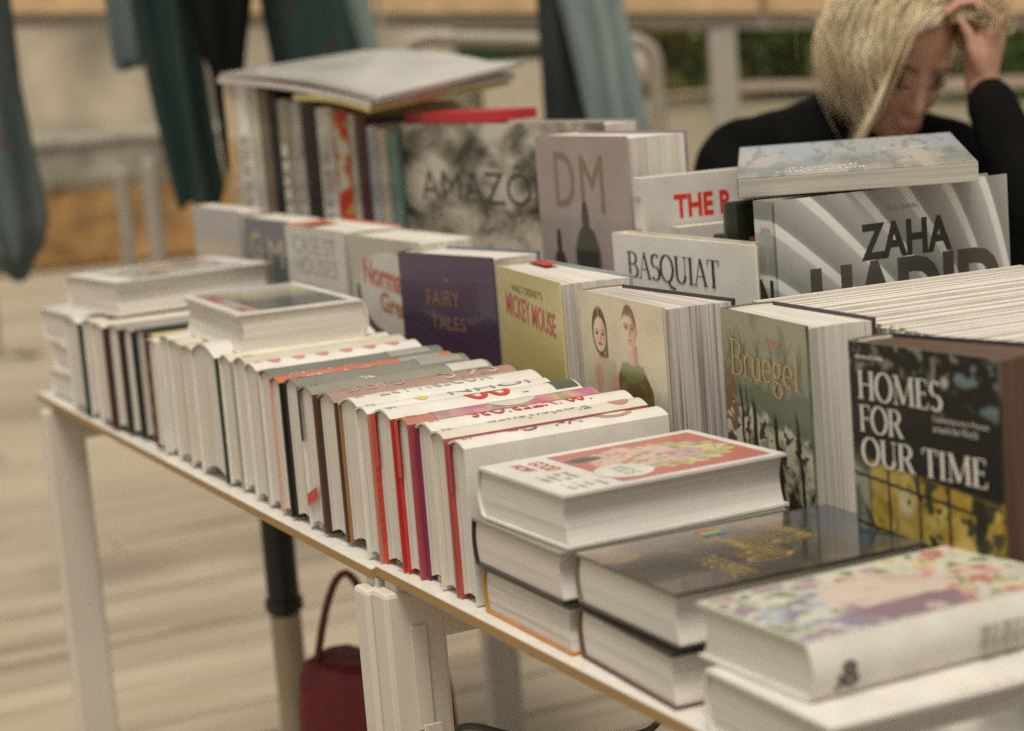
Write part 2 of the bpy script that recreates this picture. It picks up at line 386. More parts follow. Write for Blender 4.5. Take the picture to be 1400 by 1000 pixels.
tag(MB().tube([(-7.55, 1.20, .006), (-7.50, 1.225, .02), (-7.46, 1.26, .012), (-7.42, 1.33, .02)], [.004, .010, .012, .003], 6).build('twig', M((.05, .05, .02), .8)), 'small dark twig lying on the deck at the left', 'twig')
# --- tables
t = NT('white_laminate'); n_ = t.noise(60, detail=5); c = t.ramp(n_, [(.35, (.66, .63, .57)), (.7, (.74, .71, .65))]); lamm = t.done(c, .32, .5)
t = NT('plywood_edge'); z = t.sep()[2]; wv = t.n('ShaderNodeTexWave', wave_type='BANDS', bands_direction='Z'); wv.inputs['Scale'].default_value = 150; wv.inputs['Distortion'].default_value = .6; wv.inputs['Detail'].default_value = 2
t.put(wv.inputs['Vector'], t.map((.05, .05, 1))); g = t.noise(1, t.map((9, 9, 300)), 4)
c = t.ramp(wv.outputs['Fac'], [(.2, (.24, .135, .05)), (.6, (.47, .31, .14))]); c = t.mix(t.math('MULTIPLY', g, .5), c, (.30, .18, .075)); plym = t.done(c, .65, .3)
t = NT('cream_powder_coat'); n_ = t.noise(420, detail=2); c = t.ramp(t.noise(7, detail=4), [(.3, (.56, .52, .44)), (.7, (.64, .60, .515))]); c = t.mix(t.ramp(t.noise(38, detail=6, rough=.7), [(.60, (0, 0, 0)), (.72, (.55, .55, .55))]), c, (.34, .29, .21)); t.bump(n_, .12, .0006); legm = t.done(c, .42, .5)
def table(label, x0, x1, yf, depth, mtx, legs):
    root = empty('trestle_table', mtx, label, 'table', 'folding tables pushed end to end')
    th = .0095
    top = MB().box((x0, yf, -th), (x1, yf+depth, -.0009)).build('plywood_board', plym, root)
    MB().box((x0+.0004, yf+.0004, -.0008), (x1-.0004, yf+depth-.0004, 0)).build('laminate_top', lamm, root)
    for lx in legs:
        lw = .0345; zt = -.0185
        for ly in (yf-.010, yf+depth-.045):
            MB().rbox((lx, ly, -TT+.002), (lx+lw, ly+.060, zt), .0045).build('leg', legm, root)
        MB().rbox((lx+.0006, yf+.0455, zt-.050), (lx+lw-.0006, yf+depth-.046, zt-.0012), .002).build('crossbar', legm, root)
        MB().box((lx+.003, yf+.004, zt-.002), (lx+lw-.003, yf+depth-.02, -th-.0003)).build('mounting_rail', legm, root)
        MB().rbox((lx-.004, yf-.05, -TT), (lx+lw+.004, yf+depth+.02, -TT+.03), .006).build('foot_bar', legm, root)
    MB().box((x0+.08, yf+depth*.5-.02, -.05), (x1-.08, yf+depth*.5+.02, -th-.0003)).build('stretcher_beam', legm, root)
    return root
tl = table('white topped plywood table at the far end, under the row of upturned spines', -1.432, -.0025, 0, .74, Matrix.Translation((0, -.004, TT-.003)) @ Matrix.Rotation(R(-.35), 4, 'Z'), (-1.376, -.029))
tr = table('white topped plywood table in front, carrying the stacks of flat books', 0, 1.43, 0, .74, Matrix.Translation((0, 0, TT)), (.008, 1.385))
# hook plate on the near leg
hk = empty('leg_hook', Matrix.Translation((0, 0, TT)), 'small cream hook plate screwed to the near white table leg', 'hook')
xl = .008+.0345
MB().rbox((xl+.0002, .012, -.152), (xl+.003, .028, -.052), .0008).build('plate', legm, hk)
MB().rbox((xl+.0005, .012, -.166), (xl+.017, .030, -.154), .001).rbox((xl+.0145, .012, -.1545), (xl+.017, .030, -.143), .0007).build('hook', legm, hk)
# telescopic prop under the far table
pr = empty('support_pole', Matrix.Translation((-1.20, .30, 0)), 'telescopic pole under the far table, black sleeve over a beige tube', 'pole')
MB().lathe([(.0245, .0), (.0245, .36)], 20).build('tube', M((.40, .34, .23), .35, .5), pr, True)
MB().lathe([(.0255, .365), (.030, .37), (.030, .385), (.0255, .39), (.0245, TT-.018)], 20).build('sleeve', M((.012, .013, .011), .45), pr, True)
MB().lathe([(.075, 0.001), (.075, .008), (.024, .014)], 24).build('foot_plate', M((.03, .03, .028), .5), pr, True)
# red bag with handles
bagm = M((.15, .008, .010), .5, .4, 0, .2, 60); bagd = M((.14, .022, .016), .5, .4)
bgp = P(-.218, 0, 2.62)
bag = empty('handbag', Matrix.Translation(bgp) @ Matrix.Rotation(R(30), 4, 'Z'), 'dark red leather handbag with two loop handles on the deck under the table', 'bag')
V, F = [], []; n = 24; rows = [(0.004, .105, .06), (.02, .115, .07), (.12, .115, .075), (.25, .112, .072), (.36, .108, .066), (.398, .104, .060), (.405, .100, .055), (.407, .08, .03)]
for (z, a, b_) in rows:
    for k in range(n):
        th = 2*math.pi*k/n; cc, ss = math.cos(th), math.sin(th)
        V.append((a*math.copysign(abs(cc)**.6, cc), b_*math.copysign(abs(ss)**.6, ss)+.004*math.sin(9*th), z+.004*math.sin(3*th)))
for k in range(len(rows)-1):
    for j in range(n): F.append((k*n+j, k*n+(j+1) % n, (k+1)*n+(j+1) % n, (k+1)*n+j))
F += [tuple(range(n))[::-1], tuple((len(rows)-1)*n+j for j in range(n))]
mesh('body', V, F, bagm, bag, True)
for sy, lean in ((-1, .05), (1, -.03)):
    pts = [((-.085+.125*k/16-.035*math.sin(math.pi*k/16)) if sy < 0 else (-.02+.10*k/16+.01*math.sin(math.pi*k/16)), sy*.02+lean*math.sin(math.pi*k/16), .365+(.150 if sy < 0 else .185)*math.sin(math.pi*k/16)**.7) for k in range(17)]
    MB().tube(pts, .0055, 8).build('handle', bagd, bag, True)
for sx in (-.048, .048):
    MB().lathe([(.011, -.006), (.013, 0), (.011, .006)], 12, Matrix.Translation((sx, -.026, .345)) @ Matrix.Rotation(R(90), 4, 'X')).build('ring', M((.35, .28, .18), .3), bag, True)
MB().rbox((-.085, -.068, .14), (-.055, -.056, .31), .004).build('strap', M((.33, .20, .15), .5), bag)
cb = [P(.105, .70, 1.78), P(.11, .62, 1.78), P(.112, .585, 1.79), P(.095, .56, 1.81), P(.05, .545, 1.85), P(-.02, .535, 1.9), P(-.1, .50, 2.0), P(-.14, .30, 2.0), P(-.16, .008, 2.0), P(.3, .006, 1.9)]
def spline(pts, n=10):
    out = []; pts = [Vector(p) for p in pts]
    for i in range(len(pts)-1):
        a, b, c, e = pts[max(i-1, 0)], pts[i], pts[i+1], pts[min(i+2, len(pts)-1)]
        for k in range(n):
            t_ = k/n; out.append(.5*((2*b)+(c-a)*t_+(2*a-5*b+4*c-e)*t_*t_+(3*b-a-3*c+e)*t_**3))
    return out+[pts[-1]]
tag(MB().tube(spline(cb), .0034, 8).build('cable', M((.035, .04, .022), .5), None, True), 'dark cable hanging in a bend below the near table edge', 'cable')
bx = empty('stand_base', Matrix.Translation(P(.20, 0, 1.74)), 'black metal stand under the near table edge', 'stand')
MB().lathe([(.016, .02), (.016, .55), (.022, .552), (.022, .60), (.012, .605), (.012, TT-.012)], 16).build('post', M((.01, .01, .009), .4), bx, True)
MB().lathe([(.15, .001), (.15, .012), (.02, .022)], 28).build('base', M((.01, .01, .009), .5), bx, True)

# --- promenade behind: ramp rail, walls, orange boards, shrubs
woodm = M((.58, .40, .22), .55, .3, 0, .12, 9); railm = M((.36, .33, .285), .5, .4, 0, .08); wallm = M((.46, .40, .30), .85, .2, 0, .38, 1.3)
rr = empty('ramp_railing', PM, 'long railing with pale timber handrail and grey posts behind the stall', 'railing')
def slab(x0, z0, x1, z1, h, y, dep): # bar that follows the ramp
    m = MB(); i = 0
    m.V = [(x0, y, z0), (x1, y, z1), (x1, y+dep, z1), (x0, y+dep, z0), (x0, y, z0+h), (x1, y, z1+h), (x1, y+dep, z1+h), (x0, y+dep, z0+h)]
    m.F = [(0, 3, 2, 1), (4, 5, 6, 7), (0, 1, 5, 4), (1, 2, 6, 5), (2, 3, 7, 6), (3, 0, 4, 7)]; return m
za = lambda s: 1.329-.0797*(s-.097)
for (a, b_) in ((-4.2, -.36), (-.34, .93), (.95, 4.6)):
    slab(a, za(a)-.002, b_, za(b_)-.002, .075, -7.05, .14).build('handrail', woodm, rr)
slab(-4.2, za(-4.2)-.056, 4.6, za(4.6)-.056, .05, -7.0, .05).build('rail', railm, rr)
for s in (-3.4, .80, 2.95):
    MB().rbox((s-.046, -7.0, .002), (s+.046, -6.93, za(s)-.058), .006).build('post', railm, rr)
for (sa, za0, sb, zb0) in ((.8, 1.045, 2.95, .92), (2.95, .92, 4.6, .83)):
    slab(sa+.05, za0-.04, sb-.05, zb0-.04, .03, -6.985, .03).build('lower_rail', M((.42, .33, .25), .6), rr)
# rounded tube panel of the railing's gate
gt = empty('railing_gate', PM, 'cream tube gate frame with rounded corners below the timber handrail', 'gate')
pts = [(-.255, -6.0, .01), (-.255, -6.0, 1.17)]+[(-.255+.09-.09*math.cos(R(a)), -6.0, 1.17+.09*math.sin(R(a))-.006*(a/90)) for a in range(15, 91, 15)]+[(.20, -6.0, 1.218), (.42, -6.0, 1.20)]+[(.42+.07*math.sin(R(a)), -6.0, 1.13+.07*math.cos(R(a))) for a in range(15, 91, 15)]+[(.49, -6.0, .01)]
MB().tube(pts, .024, 10).build('frame', M((.30, .265, .205), .5), gt, True)
MB().box((-.02, -6.01, .25), (.30, -5.995, 1.17)).build('panel', M((.50, .44, .33), .6), gt)
MB().box((-.056, -6.012, .2), (-.022, -5.99, 1.17)).build('upright', M((.13, .11, .07), .6), gt)
MB().rbox((-.23, -6.015, .85), (.47, -5.99, .88), .004).build('lower_bar', M((.45, .40, .32), .6), gt)
def wall(name, label, x0, x1, y, dep, h, mat, cop, cm, zb=-.05, ramp=False):
    fz = (lambda x: h-.088*(x-.9)) if ramp else (lambda x: h)
    root = empty(name, PM, label, 'wall')
    m = MB().box((x0, y, zb), (x1, y+dep, h)); m.V = [(v[0], v[1], fz(v[0]) if v[2] > zb else zb) for v in m.V]; m.build('wall_body', mat, root)
    n = max(1, int((x1-x0)/.9)); L = (x1-x0)/n
    for k in range(n): MB().rbox((x0+k*L+.004, y-.03, fz(x0+k*L+L/2)+.002+abs(fz(0)-fz(L))/2), (x0+(k+1)*L-.004, y+dep+.03, fz(x0+k*L+L/2)+cop), .01).build('coping_stone', cm, root)
wall('parapet_wall', 'low pale parapet wall with stone coping on the right behind the railing', -.2, 9.5, -10.3, .3, .905, M((.40, .36, .265), .85, .2, 0, .1, 1.2), .05, M((.33, .26, .19), .8), ramp=True)
wall('rear_wall', 'tall beige wall on the left beyond the orange boards', -9, -.25, -16.3, .3, 2.35, wallm, .08, M((.40, .34, .25), .8))
wall('stone_ledge', 'grey stone ledge at the foot of the tall beige wall', -9, -.3, -15.6, .5, .78, M((.35, .32, .26), .9, .2, 0, .45, 2.2), .06, M((.40, .37, .31), .8, .2, 0, .2, 3))
ob = empty('orange_board_bench', PM @ Matrix.Translation((-2.75, -13.5, 0)) @ Matrix.Rotation(R(-9), 4, 'Z'), 'low bench faced with orange boards beyond the railing on the left', 'bench')
om = M((.36, .20, .07), .6, .3, 0, .35, 5)
for k in range(4): MB().rbox((-1.35, 0, .03+k*.125), (1.9, .03, .148+k*.125), .006).build('board', om, ob)
MB().rbox((-1.4, -.5, .54), (1.95, .05, .585), .008).build('seat', M((.14, .115, .06), .7), ob)
for s in (-1.1, -.2, .7, 1.6): MB().box((s, -.42, 0), (s+.06, -.01, .53)).build('leg', M((.12, .10, .06), .7), ob)
for i, (s, dd, top, nm) in enumerate(((-1.40, 7.6, 1.02, 'left'), (-1.14, 6.7, 1.08, 'right'), (-2.35, 9.2, .95, 'far'))):
    q = empty('bollard_post', PM @ Matrix.Translation((s, -dd, 0)), ('slim pale post left of the dark teal cloth, the nearest of three', 'slim pale post left of the dark teal cloth, closest to the cloth', 'slim pale post left of the dark teal cloth, the farthest away of three')[i], 'post', 'slim pale posts by the railing')
    pm_ = M((.31, .285, .235), .6)
    MB().lathe([(.027, .012), (.027, top-.15), (.0, top-.13)], 14).build('shaft', pm_, q, True)
    MB().lathe([(.06, 0.001), (.06, .01), (.03, .014)], 16).build('base_plate', pm_, q, True)
leafm = []
for a, b_ in (((.030, .060, .012), (.085, .125, .026)), ((.09, .09, .018), (.19, .17, .035)), ((.040, .075, .016), (.10, .15, .03))):
    t = NT('leaves'); c = t.ramp(t.noise(3, detail=4), [(.3, a), (.7, b_)]); leafm.append(t.done(c, .55, .3))
def shrub(label, s, dd, h, rad, mat, seed, n=1600):
    rn = random.Random(seed); root = empty('shrub', PM @ Matrix.Translation((s, -dd, -.05)), label, 'shrub', 'shrubs beyond the parapet')
    tr_ = MB()
    tips = []
    for k in range(9):
        a = rn.uniform(0, 6.28); tip = Vector((math.cos(a)*rad*.6*rn.random(), math.sin(a)*rad*.6*rn.random(), h*rn.uniform(.55, .85)))
        tr_.tube([(0, 0, 0), tip*.4+Vector((rn.uniform(-.08, .08), rn.uniform(-.08, .08), .1)), tip], [.05, .03, .008], 6); tips.append(tip)
    tr_.build('trunk', M((.07, .05, .03), .8), root)
    m = MB()
    cl = [(Vector((math.cos(a)*q, math.sin(a)*q, z)), rn.uniform(.22, .4)*rad) for a, q, z in [(rn.uniform(0, 6.28), rad*math.sqrt(rn.random())*.8, h*rn.uniform(.28, .95)) for _ in range(34)]]
    for k in range(n):
        c_, q = cl[k % len(cl)]; p = c_+Vector((rn.gauss(0, 1), rn.gauss(0, 1), rn.gauss(0, 1))).normalized()*q*rn.uniform(.5, 1.05)
        if p.z < .05: continue
        u = Vector((rn.gauss(0, 1), rn.gauss(0, 1), rn.gauss(0, .6))).normalized(); v_ = u.cross(Vector((rn.gauss(0, 1), rn.gauss(0, 1), rn.gauss(0, 1)))).normalized()
        L = rn.uniform(.05, .09); i = len(m.V); m.V += [p, p+u*L*.5+v_*L*.28, p+u*L, p+u*L*.5-v_*L*.28]; m.F.append((i, i+1, i+2, i+3))
    m.build('crown', mat, root)
shrub('yellowish green shrub left of the grey railing post', .95, 11.6, 1.75, .55, leafm[1], 1)
shrub('dark green shrub right of the grey railing post', 1.75, 11.8, 1.9, .8, leafm[0], 2, 2400)
shrub('olive shrub half hidden by the fair hair', 2.3, 12.2, 1.85, .6, leafm[1], 3)
shrub('deep green shrub behind the raised hand', 3.2, 11.7, 1.95, .75, leafm[2], 4, 2400)
shrub('dark shrub at the far right edge of the picture', 4.3, 12.0, 1.9, .8, leafm[0], 5, 2000)
shrub('dark shrub directly behind the grey blue cloth', .35, 12.4, 1.8, .5, leafm[0], 6, 1200)
hedge = wall('hedge_wall', 'dark green slab standing in for the hedge behind the shrubs', -.2, 9.5, -13.6, .15, 2.2, M((.028, .05, .016), .8, .2, 0, .5, 1.1), .05, M((.04, .05, .02), .8))  # wall-shaped slab stands in for the dark hedge foliage
hb = empty('white_sack', PM @ Matrix.Translation((.72, -10.15, -.065)), 'pale round sack standing on the parapet beside the post', 'sack')
m = MB().lathe([(.0, 1.036), (.09, 1.037), (.12, 1.08), (.115, 1.15), (.09, 1.20), (.05, 1.225), (.035, 1.25), (.045, 1.265), (.0, 1.268)], 16); m.V = [Vector(v)+Vector((.008*math.sin(31*v[2]+5*math.atan2(v[1], v[0])), 0, 0)) for v in m.V]
m.build('bag', M((.36, .31, .25), .8), hb, True)

# --- cloths hanging from a line above the picture
def cloth(label, rows, dd, dep, folds, mat, seed, name='hanging_cloth'):
    rn = random.Random(seed); V, F = [], []; n = 56; ph = rn.uniform(0, 6)
    rows = sorted(rows, key=lambda q: -q[0]); fine = []
    for a, b_ in zip(rows, rows[1:]):
        for k in range(5): t_ = k/5; fine.append(tuple(a[i]+(b_[i]-a[i])*t_ for i in range(3)))
    fine.append(rows[-1])
    for zi, (z, l, rt) in enumerate(fine):
        c_, hw = (l+rt)/2, (rt-l)/2; pinch = min(1, (fine[0][0]-z)/.25+.25); bot = 1
        for k in range(n):
            th = 2*math.pi*k/n; cc, ss = math.cos(th), math.sin(th)
            fo = 1+.35*math.sin(folds*th+ph+1.2*math.sin(z*3))*min(1, pinch)
            V.append(P(c_+hw*cc*(1+.03*math.sin(7*th+z*9)), z+.012*math.sin(3*th+ph), dd+dep*ss*fo*(.5+.5*min(1, hw/.05))))
    for k in range(len(fine)-1):
        for j in range(n): F.append((k*n+j, k*n+(j+1) % n, (k+1)*n+(j+1) % n, (k+1)*n+j))
    F += [tuple(range(n))[::-1], tuple((len(fine)-1)*n+j for j in range(n))]
    o = mesh(name, V, F, mat, None, True); return tag(o, label, 'cloth', 'cloths hanging from the line')
def clothm(a, b_, fleck=None):
    t = NT('woven_cloth'); c = t.ramp(t.noise(14, t.map((1, 1, .25)), 4), [(.35, a), (.7, b_)])
    if fleck: c = t.mix(t.ramp(t.noise(18, detail=1), [(.68, (0, 0, 0)), (.74, (.8, .8, .8))]), c, fleck)
    wn = t.n('ShaderNodeTexWave'); wn.inputs['Scale'].default_value = 140; t.bump(wn.outputs['Fac'], .15, .001)
    return t.done(c, .9, .15)
TEAL = clothm((.016, .034, .030), (.032, .056, .048)); TEALF = clothm((.062, .085, .080), (.105, .130, .124), (.12, .03, .025)); BLUEG = clothm((.17, .22, .22), (.26, .31, .30)); SLATE = clothm((.10, .135, .135), (.16, .19, .19)); INK = clothm((.004, .004, .003), (.009, .008, .006))
top = 1.98
cloth('teal cloth with red flecks at the left edge, its lower end drawn to a point', [(top, -1.16, -1.06), (1.40, -1.20, -1.030), (1.2, -1.20, -1.028), (1.0, -1.20, -1.005), (.9, -1.185, -1.0), (.84, -1.13, -1.02), (.79, -1.085, -1.065)], 4.5, .07, 5, TEALF, 1)
cloth('short blue grey cloth hanging beside the dark teal one', [(top, -.87, -.80), (1.38, -.86, -.79), (1.245, -.855, -.785), (1.235, -.85, -.79)], 4.7, .03, 4, SLATE, 2)
cloth('narrow green strip of cloth between the blue grey and dark teal cloths', [(top, -.80, -.745), (1.37, -.80, -.735), (1.22, -.775, -.715), (1.21, -.77, -.72)], 4.75, .03, 3, clothm((.05, .08, .06), (.12, .14, .11)), 3)
cloth('long dark teal cloth hanging behind the tall spines', [(top, -.74, -.62), (1.38, -.765, -.628), (1.15, -.74, -.617), (.94, -.712, -.602), (.915, -.705, -.61)], 4.5, .06, 5, TEAL, 4)
cloth('black cloth tapering down to the pile of magazines', [(top, -.66, -.47), (1.36, -.632, -.492), (1.25, -.612, -.515), (1.19, -.592, -.525), (1.0, -.585, -.53)], 4.4, .05, 4, INK, 5)
cloth('broad teal cloth above the pile of magazines', [(top, -.49, -.30), (1.34, -.50, -.30), (1.2, -.485, -.275), (.95, -.47, -.26)], 4.65, .05, 4, clothm((.02, .045, .04), (.038, .068, .060), (.10, .03, .03)), 6)
cloth('thin pale teal cloth at the right side of the broad teal one', [(top, -.315, -.265), (1.335, -.30, -.25), (1.2, -.27, -.235), (.95, -.25, -.22)], 4.55, .02, 3, clothm((.13, .19, .175), (.20, .26, .24)), 7)
cloth('dark half of the two tone cloth hanging in the middle', [(top, .10, .16), (1.30, .118, .185), (1.15, .117, .205), (1.0, .114, .225), (.8, .112, .235)], 4.5, .04, 3, clothm((.022, .03, .027), (.05, .06, .054)), 8)
cloth('pale grey blue half of the two tone cloth hanging in the middle', [(top, .15, .27), (1.30, .165, .302), (1.15, .19, .322), (1.0, .21, .340), (.8, .22, .35)], 4.45, .06, 5, BLUEG, 9)
tag(MB().tube([P(-3.2, 2.02, 4.55), P(-1.5, 1.99, 4.55), P(0, 1.975, 4.55), P(1.5, 1.99, 4.55), P(3.2, 2.02, 4.55)], .004, 6).build('clothes_line', M((.4, .36, .3), .8)), 'thin cord strung above the stall, from which the cloths hang', 'cord')
for sx, lb in ((-3.2, 'grey mast carrying the left end of the cord'), (3.2, 'grey mast carrying the right end of the cord')):
    q = empty('mast', PM @ Matrix.Translation((sx, -4.55, 0)), lb, 'mast'); MB().lathe([(.03, .02), (.026, 2.1), (.0, 2.12)], 14).build('shaft', railm, q, True); MB().lathe([(.16, .001), (.16, .018), (.03, .03)], 20).build('base', railm, q, True)
#PART3
# ------------------------------------------------------------------ front row: books on their fore-edges, spines up
INK_ = M((.05, .045, .04), .5); PALE = M((.72, .68, .62), .5); REDI = M((.52, .05, .04), .5); PURP = M((.25, .08, .16), .5); GRTX = M((.28, .25, .22), .5)
RW = [  # x0, thickness, height, left cover, spine, right cover, pages, label
 (-1.181, .080, .143, WHITE, WHITE, DKGREEN, PAGE, 'white book at the far end of the spine row, dark green right cover', 0),
 (-1.099, .068, .147, WHITE, CREAM, WHITE, PAGE, 'white upturned book with a small red tab, second in the spine row', 'redtab'),
 (-1.029, .068, .149, WHITE, CREAM, M((.10, .03, .02), .4), PAGE, 'white upturned book with a dark red right cover, far third of the spine row', 0),
 (-.959, .058, .151, BLACK, GREY, M((.05, .02, .015), .4), PAGE, 'upturned book with black left cover, the farthest of the black ones', 0),
 (-.899, .045, .152, DKGREEN, GREY, DKGREEN, PAGE, 'upturned book with narrow bottle green covers among the black ones', 0),
 (-.852, .047, .154, BLACK, BLACK, BLACK, PAGE_D, 'upturned book with heavy black covers beneath the far flat book', 0),
 (-.803, .036, .152, M((.42, .29, .08), .4), M((.55, .42, .2), .4), CREAM, PAGE, 'upturned book with a mustard yellow left cover', 0),
 (-.765, .040, .151, M((.10, .035, .018), .4), CREAM, WHITE, PAGE, 'upturned book with a dark cover flecked with orange', 'orange'),
 (-.723, .044, .152, WHITE, WHITE, WHITE, PAGE, 'plain white upturned book left of the near flat book', 0),
 (-.677, .056, .151, WHITE, CREAM, GREY, PAGE, 'white upturned book with a grey right cover under the near flat book', 0),
 (-.619, .048, .150, CREAM, CREAM, M((.45, .33, .16), .4), PAGE, 'cream upturned book with a tan right cover under the near flat book', 0),
 (-.569, .094, .150, WHITE, WHITE, DKGREEN, PAGE, 'thick white upturned book with a thin dark right cover', 0),
 (-.473, .044, .150, WHITE, CREAM, M((.38, .36, .28), .4), PAGE, 'white upturned book just right of the thick one, ochre edged', 0),
 (-.427, .051, .151, WHITE, M((.56, .50, .40), .4), WHITE, PAGE, 'white upturned book with a sand coloured spine', 0),
 (-.374, .046, .151, WHITE, WHITE, M((.5, .46, .40), .4), PAGE, 'white upturned book with red spots along its spine', 'redspots'),
 (-.326, .041, .149, WHITE, M((.17, .17, .13), .3, .5, .3), WHITE, PAGE, 'upturned book with a dark olive spine beside the orange one', 'pale'),
 (-.283, .034, .147, M((.62, .36, .28), .4), ORANGE, BLACK, PAGE, 'upturned book with a bright orange red spine', 'pale'),
 (-.247, .046, .148, BLACK, M((.21, .20, .16), .3, .5, .3), BROWN, PAGE, 'upturned book with a grey green spine and black left cover', 'pale'),
 (-.198, .047, .146, WHITE, M((.26, .245, .19), .3, .5, .3), BROWN, PAGE, 'upturned book with an olive spine, black corner tab and red slash', 'slash'),
 (-.149, .051, .144, M((.05, .028, .018), .4), M((.36, .23, .18), .3, .5, .3), M((.11, .055, .03), .4), PAGE, 'upturned book with a dusty brown spine and dark brown covers', 'pale2'),
 (-.096, .059, .144, M((.28, .15, .07), .4), WHITE, M((.62, .55, .45), .4), PAGE, 'white spined upturned book with a brown left cover', 'greytext'),
 (-.035, .036, .146, WHITE, WHITE, M((.54, .20, .13), .4), PAGE, 'slim white upturned book with a yellow dot on its spine, at the table joint', 'dot'),
 (.003, .047, .147, M((.55, .06, .04), .4), WHITE, RED, PAGE, 'white spined book with big red figures and a red dotted cover edge', 'hundred'),
 (.052, .033, .146, RED, M((.45, .17, .12), .4), M((.36, .06, .08), .4), PAGE, 'upturned book with a gaudy pink and yellow spine and red covers', 'gaudy'),
 (.087, .040, .145, M((.20, .02, .08), .4), WHITE, CREAM, PAGE, 'white spined book with red capitals, second block from the end', 'interiors'),
 (.129, .034, .144, CREAM, M((.62, .57, .48), .4), M((.45, .10, .09), .4), PAGE, 'cream spined book with grey lettering next to the last upturned one', 'grey2'),
 (.165, .037, .1405, M((.42, .06, .05), .4), WHITE, WHITE, PAGE, 'last upturned book of the row, white with a red left edge', 'last'),
]
GA = NT('gaudy_print'); vv = GA.n('ShaderNodeTexVoronoi'); GA.put(vv.inputs['Vector'], GA.tc); vv.inputs['Scale'].default_value = 75
GAUDY = GA.done(GA.mix(GA.noise(25, detail=2), GA.ramp(GA.noise(40, detail=1), [(.35, (.45, .08, .10)), (.45, (.55, .25, .20)), (.55, (.55, .45, .12)), (.65, (.18, .28, .10))]), (.42, .20, .30)), .4)
for i, (x0, th, wd, lc, sp, rc, pg, lb, ex) in enumerate(RW):
    rn = random.Random(100+i)
    L = .197+rn.uniform(-.004, .006); y0 = {0: .004, 1: .011, 2: .005, 3: .010, 4: .015, 5: .019, 6: .023, 7: .010, 8: .016, 11: .009, 12: .013, 16: .0075, 17: .0105, 18: .0085, 19: .0108, 20: .0130, 21: .0065, 22: .0095, 23: .0115, 24: .0165, 25: .0118, 26: .0130}.get(i, .012+rn.uniform(-.003, .004))
    if i < 9: L = .205
    if i < 8: wd -= .006
    o = book(lb, wd-.004, L, th-.0012, spine_up(x0+.0006, y0, wd-.004, skew=rn.uniform(-.6, .6), z=.0015), front=rc, back=lc, spine=sp, pages=pg, rs=(.14*th if i > 10 else .07*th), group='books standing on their fore-edges, spines up')
    ph = o['page_block']; W_ = wd-.004
    dark = M((.03, .03, .03), .5)
    # foot shadow strips are real: the hollow fore-edge does that; small printed tabs at the foot of the page block
    if ex == 'redtab': MB().box((.0, -.0006, .05), (.035, .0, .066)).build('tab', REDI, o['back_cover'])
    elif ex == 'orange':
        for k in range(4): MB().box((.03+k*.027, -.0005, .0), (.042+k*.027, -.0001, .0023)).build('printed_fleck', ORANGE, o['back_cover'])
    elif ex == 'redspots':
        for k in range(6): spine_patch(o, .02+k*.028, .036+k*.028, .25, .75, M((.55, .22, .19), .5), ell=True, name='printed_spot')
    elif ex == 'pale': bars_ = None; spine_letters(o, ('AO INTERIORS' if False else 'II  I  HII'), .02, .09, .32, .60, PALE); spine_patch(o, .14, .188, .1, .9, M((.30, .30, .25), .4), name='printed_band')
    elif ex == 'slash':
        spine_patch(o, .155, .197, .08, .92, M((.55, .53, .46), .4), name='printed_band')
        V = [(.108, -.0008, .003), (.120, -.0008, .003), (.106, -.0008, th-.012), (.095, -.0008, th-.012)]; mesh('red_slash', V, [(0, 1, 2, 3)], REDI, o['page_block'])
        MB().box((.0, -.0007, .0004), (.052, -.0001, .007)).build('corner_tab', dark, o['back_cover'])
        spine_letters(o, 'NI', .06, .075, .3, .7, PALE)
    elif ex == 'pale2': spine_letters(o, 'GASUS', .02, .085, .28, .72, M((.45, .32, .26), .5)); spine_letters(o, 'SKIS', .125, .185, .2, .8, M((.5, .38, .32), .5))
    elif ex == 'greytext': spine_letters(o, 'MODERN ART', .03, .15, .3, .68, M((.42, .38, .34), .5))
    elif ex == 'dot': spine_letters(o, 'JOHN', .09, .18, .28, .72, GRTX); spine_patch(o, .055, .068, .3, .75, M((.55, .48, .15), .5), ell=True, name='yellow_dot')
    elif ex == 'hundred':
        spine_letters(o, '100', .085, .145, .16, .82, REDI, .02); spine_patch(o, .172, .196, .1, .9, M((.08, .10, .06), .4), name='printed_band')
        for k in range(8): MB().lathe([(.0035, -.0003), (.0035, 0)], 10, Matrix.Translation((.05+k*.0095, -.0004, .0015)) @ Matrix.Rotation(R(90), 4, 'X')).build('printed_dot', REDI, o['back_cover'])
        MB().box((.0, -.0008, .0002), (.050, -.0001, .008)).build('red_tab', REDI, o['back_cover'])
    elif ex == 'gaudy':
        spine_patch(o, .03, .195, .04, .96, GAUDY, name='printed_band'); spine_patch(o, .085, .135, .15, .9, M((.55, .55, .46), .4), ell=True, name='emblem', off=.0009)
        spine_letters(o, 'Vogue', .092, .128, .35, .70, INK_, .01)
        MB().box((.0, -.0008, .0002), (.052, -.0001, .008)).build('red_tab', REDI, o['back_cover'])
    elif ex == 'interiors': spine_letters(o, '100 INTERIORS', .045, .165, .25, .75, REDI, .015)
    elif ex == 'grey2': spine_letters(o, 'Floriculture', .05, .15, .25, .72, GRTX); spine_patch(o, .17, .19, .2, .8, M((.45, .22, .22), .5), ell=True, name='emblem')
    elif ex == 'last':
        spine_letters(o, 'Vtl  Gn', .05, .12, .3, .7, PURP, .01); spine_patch(o, .135, .172, .2, .75, M((.42, .29, .19), .5), ell=True, name='wreath'); spine_patch(o, .141, .166, .33, .66, WHITE, ell=True, name='wreath_centre', off=.0008)
        MB().box((.0, -.0008, .0002), (.042, -.0001, .006)).build('red_tab', M((.36, .03, .035), .4), o['back_cover'])
        bars(o['front_cover'], .03, .02, .06, .03, th-.0012+.0003, GRTX, 2, 5)
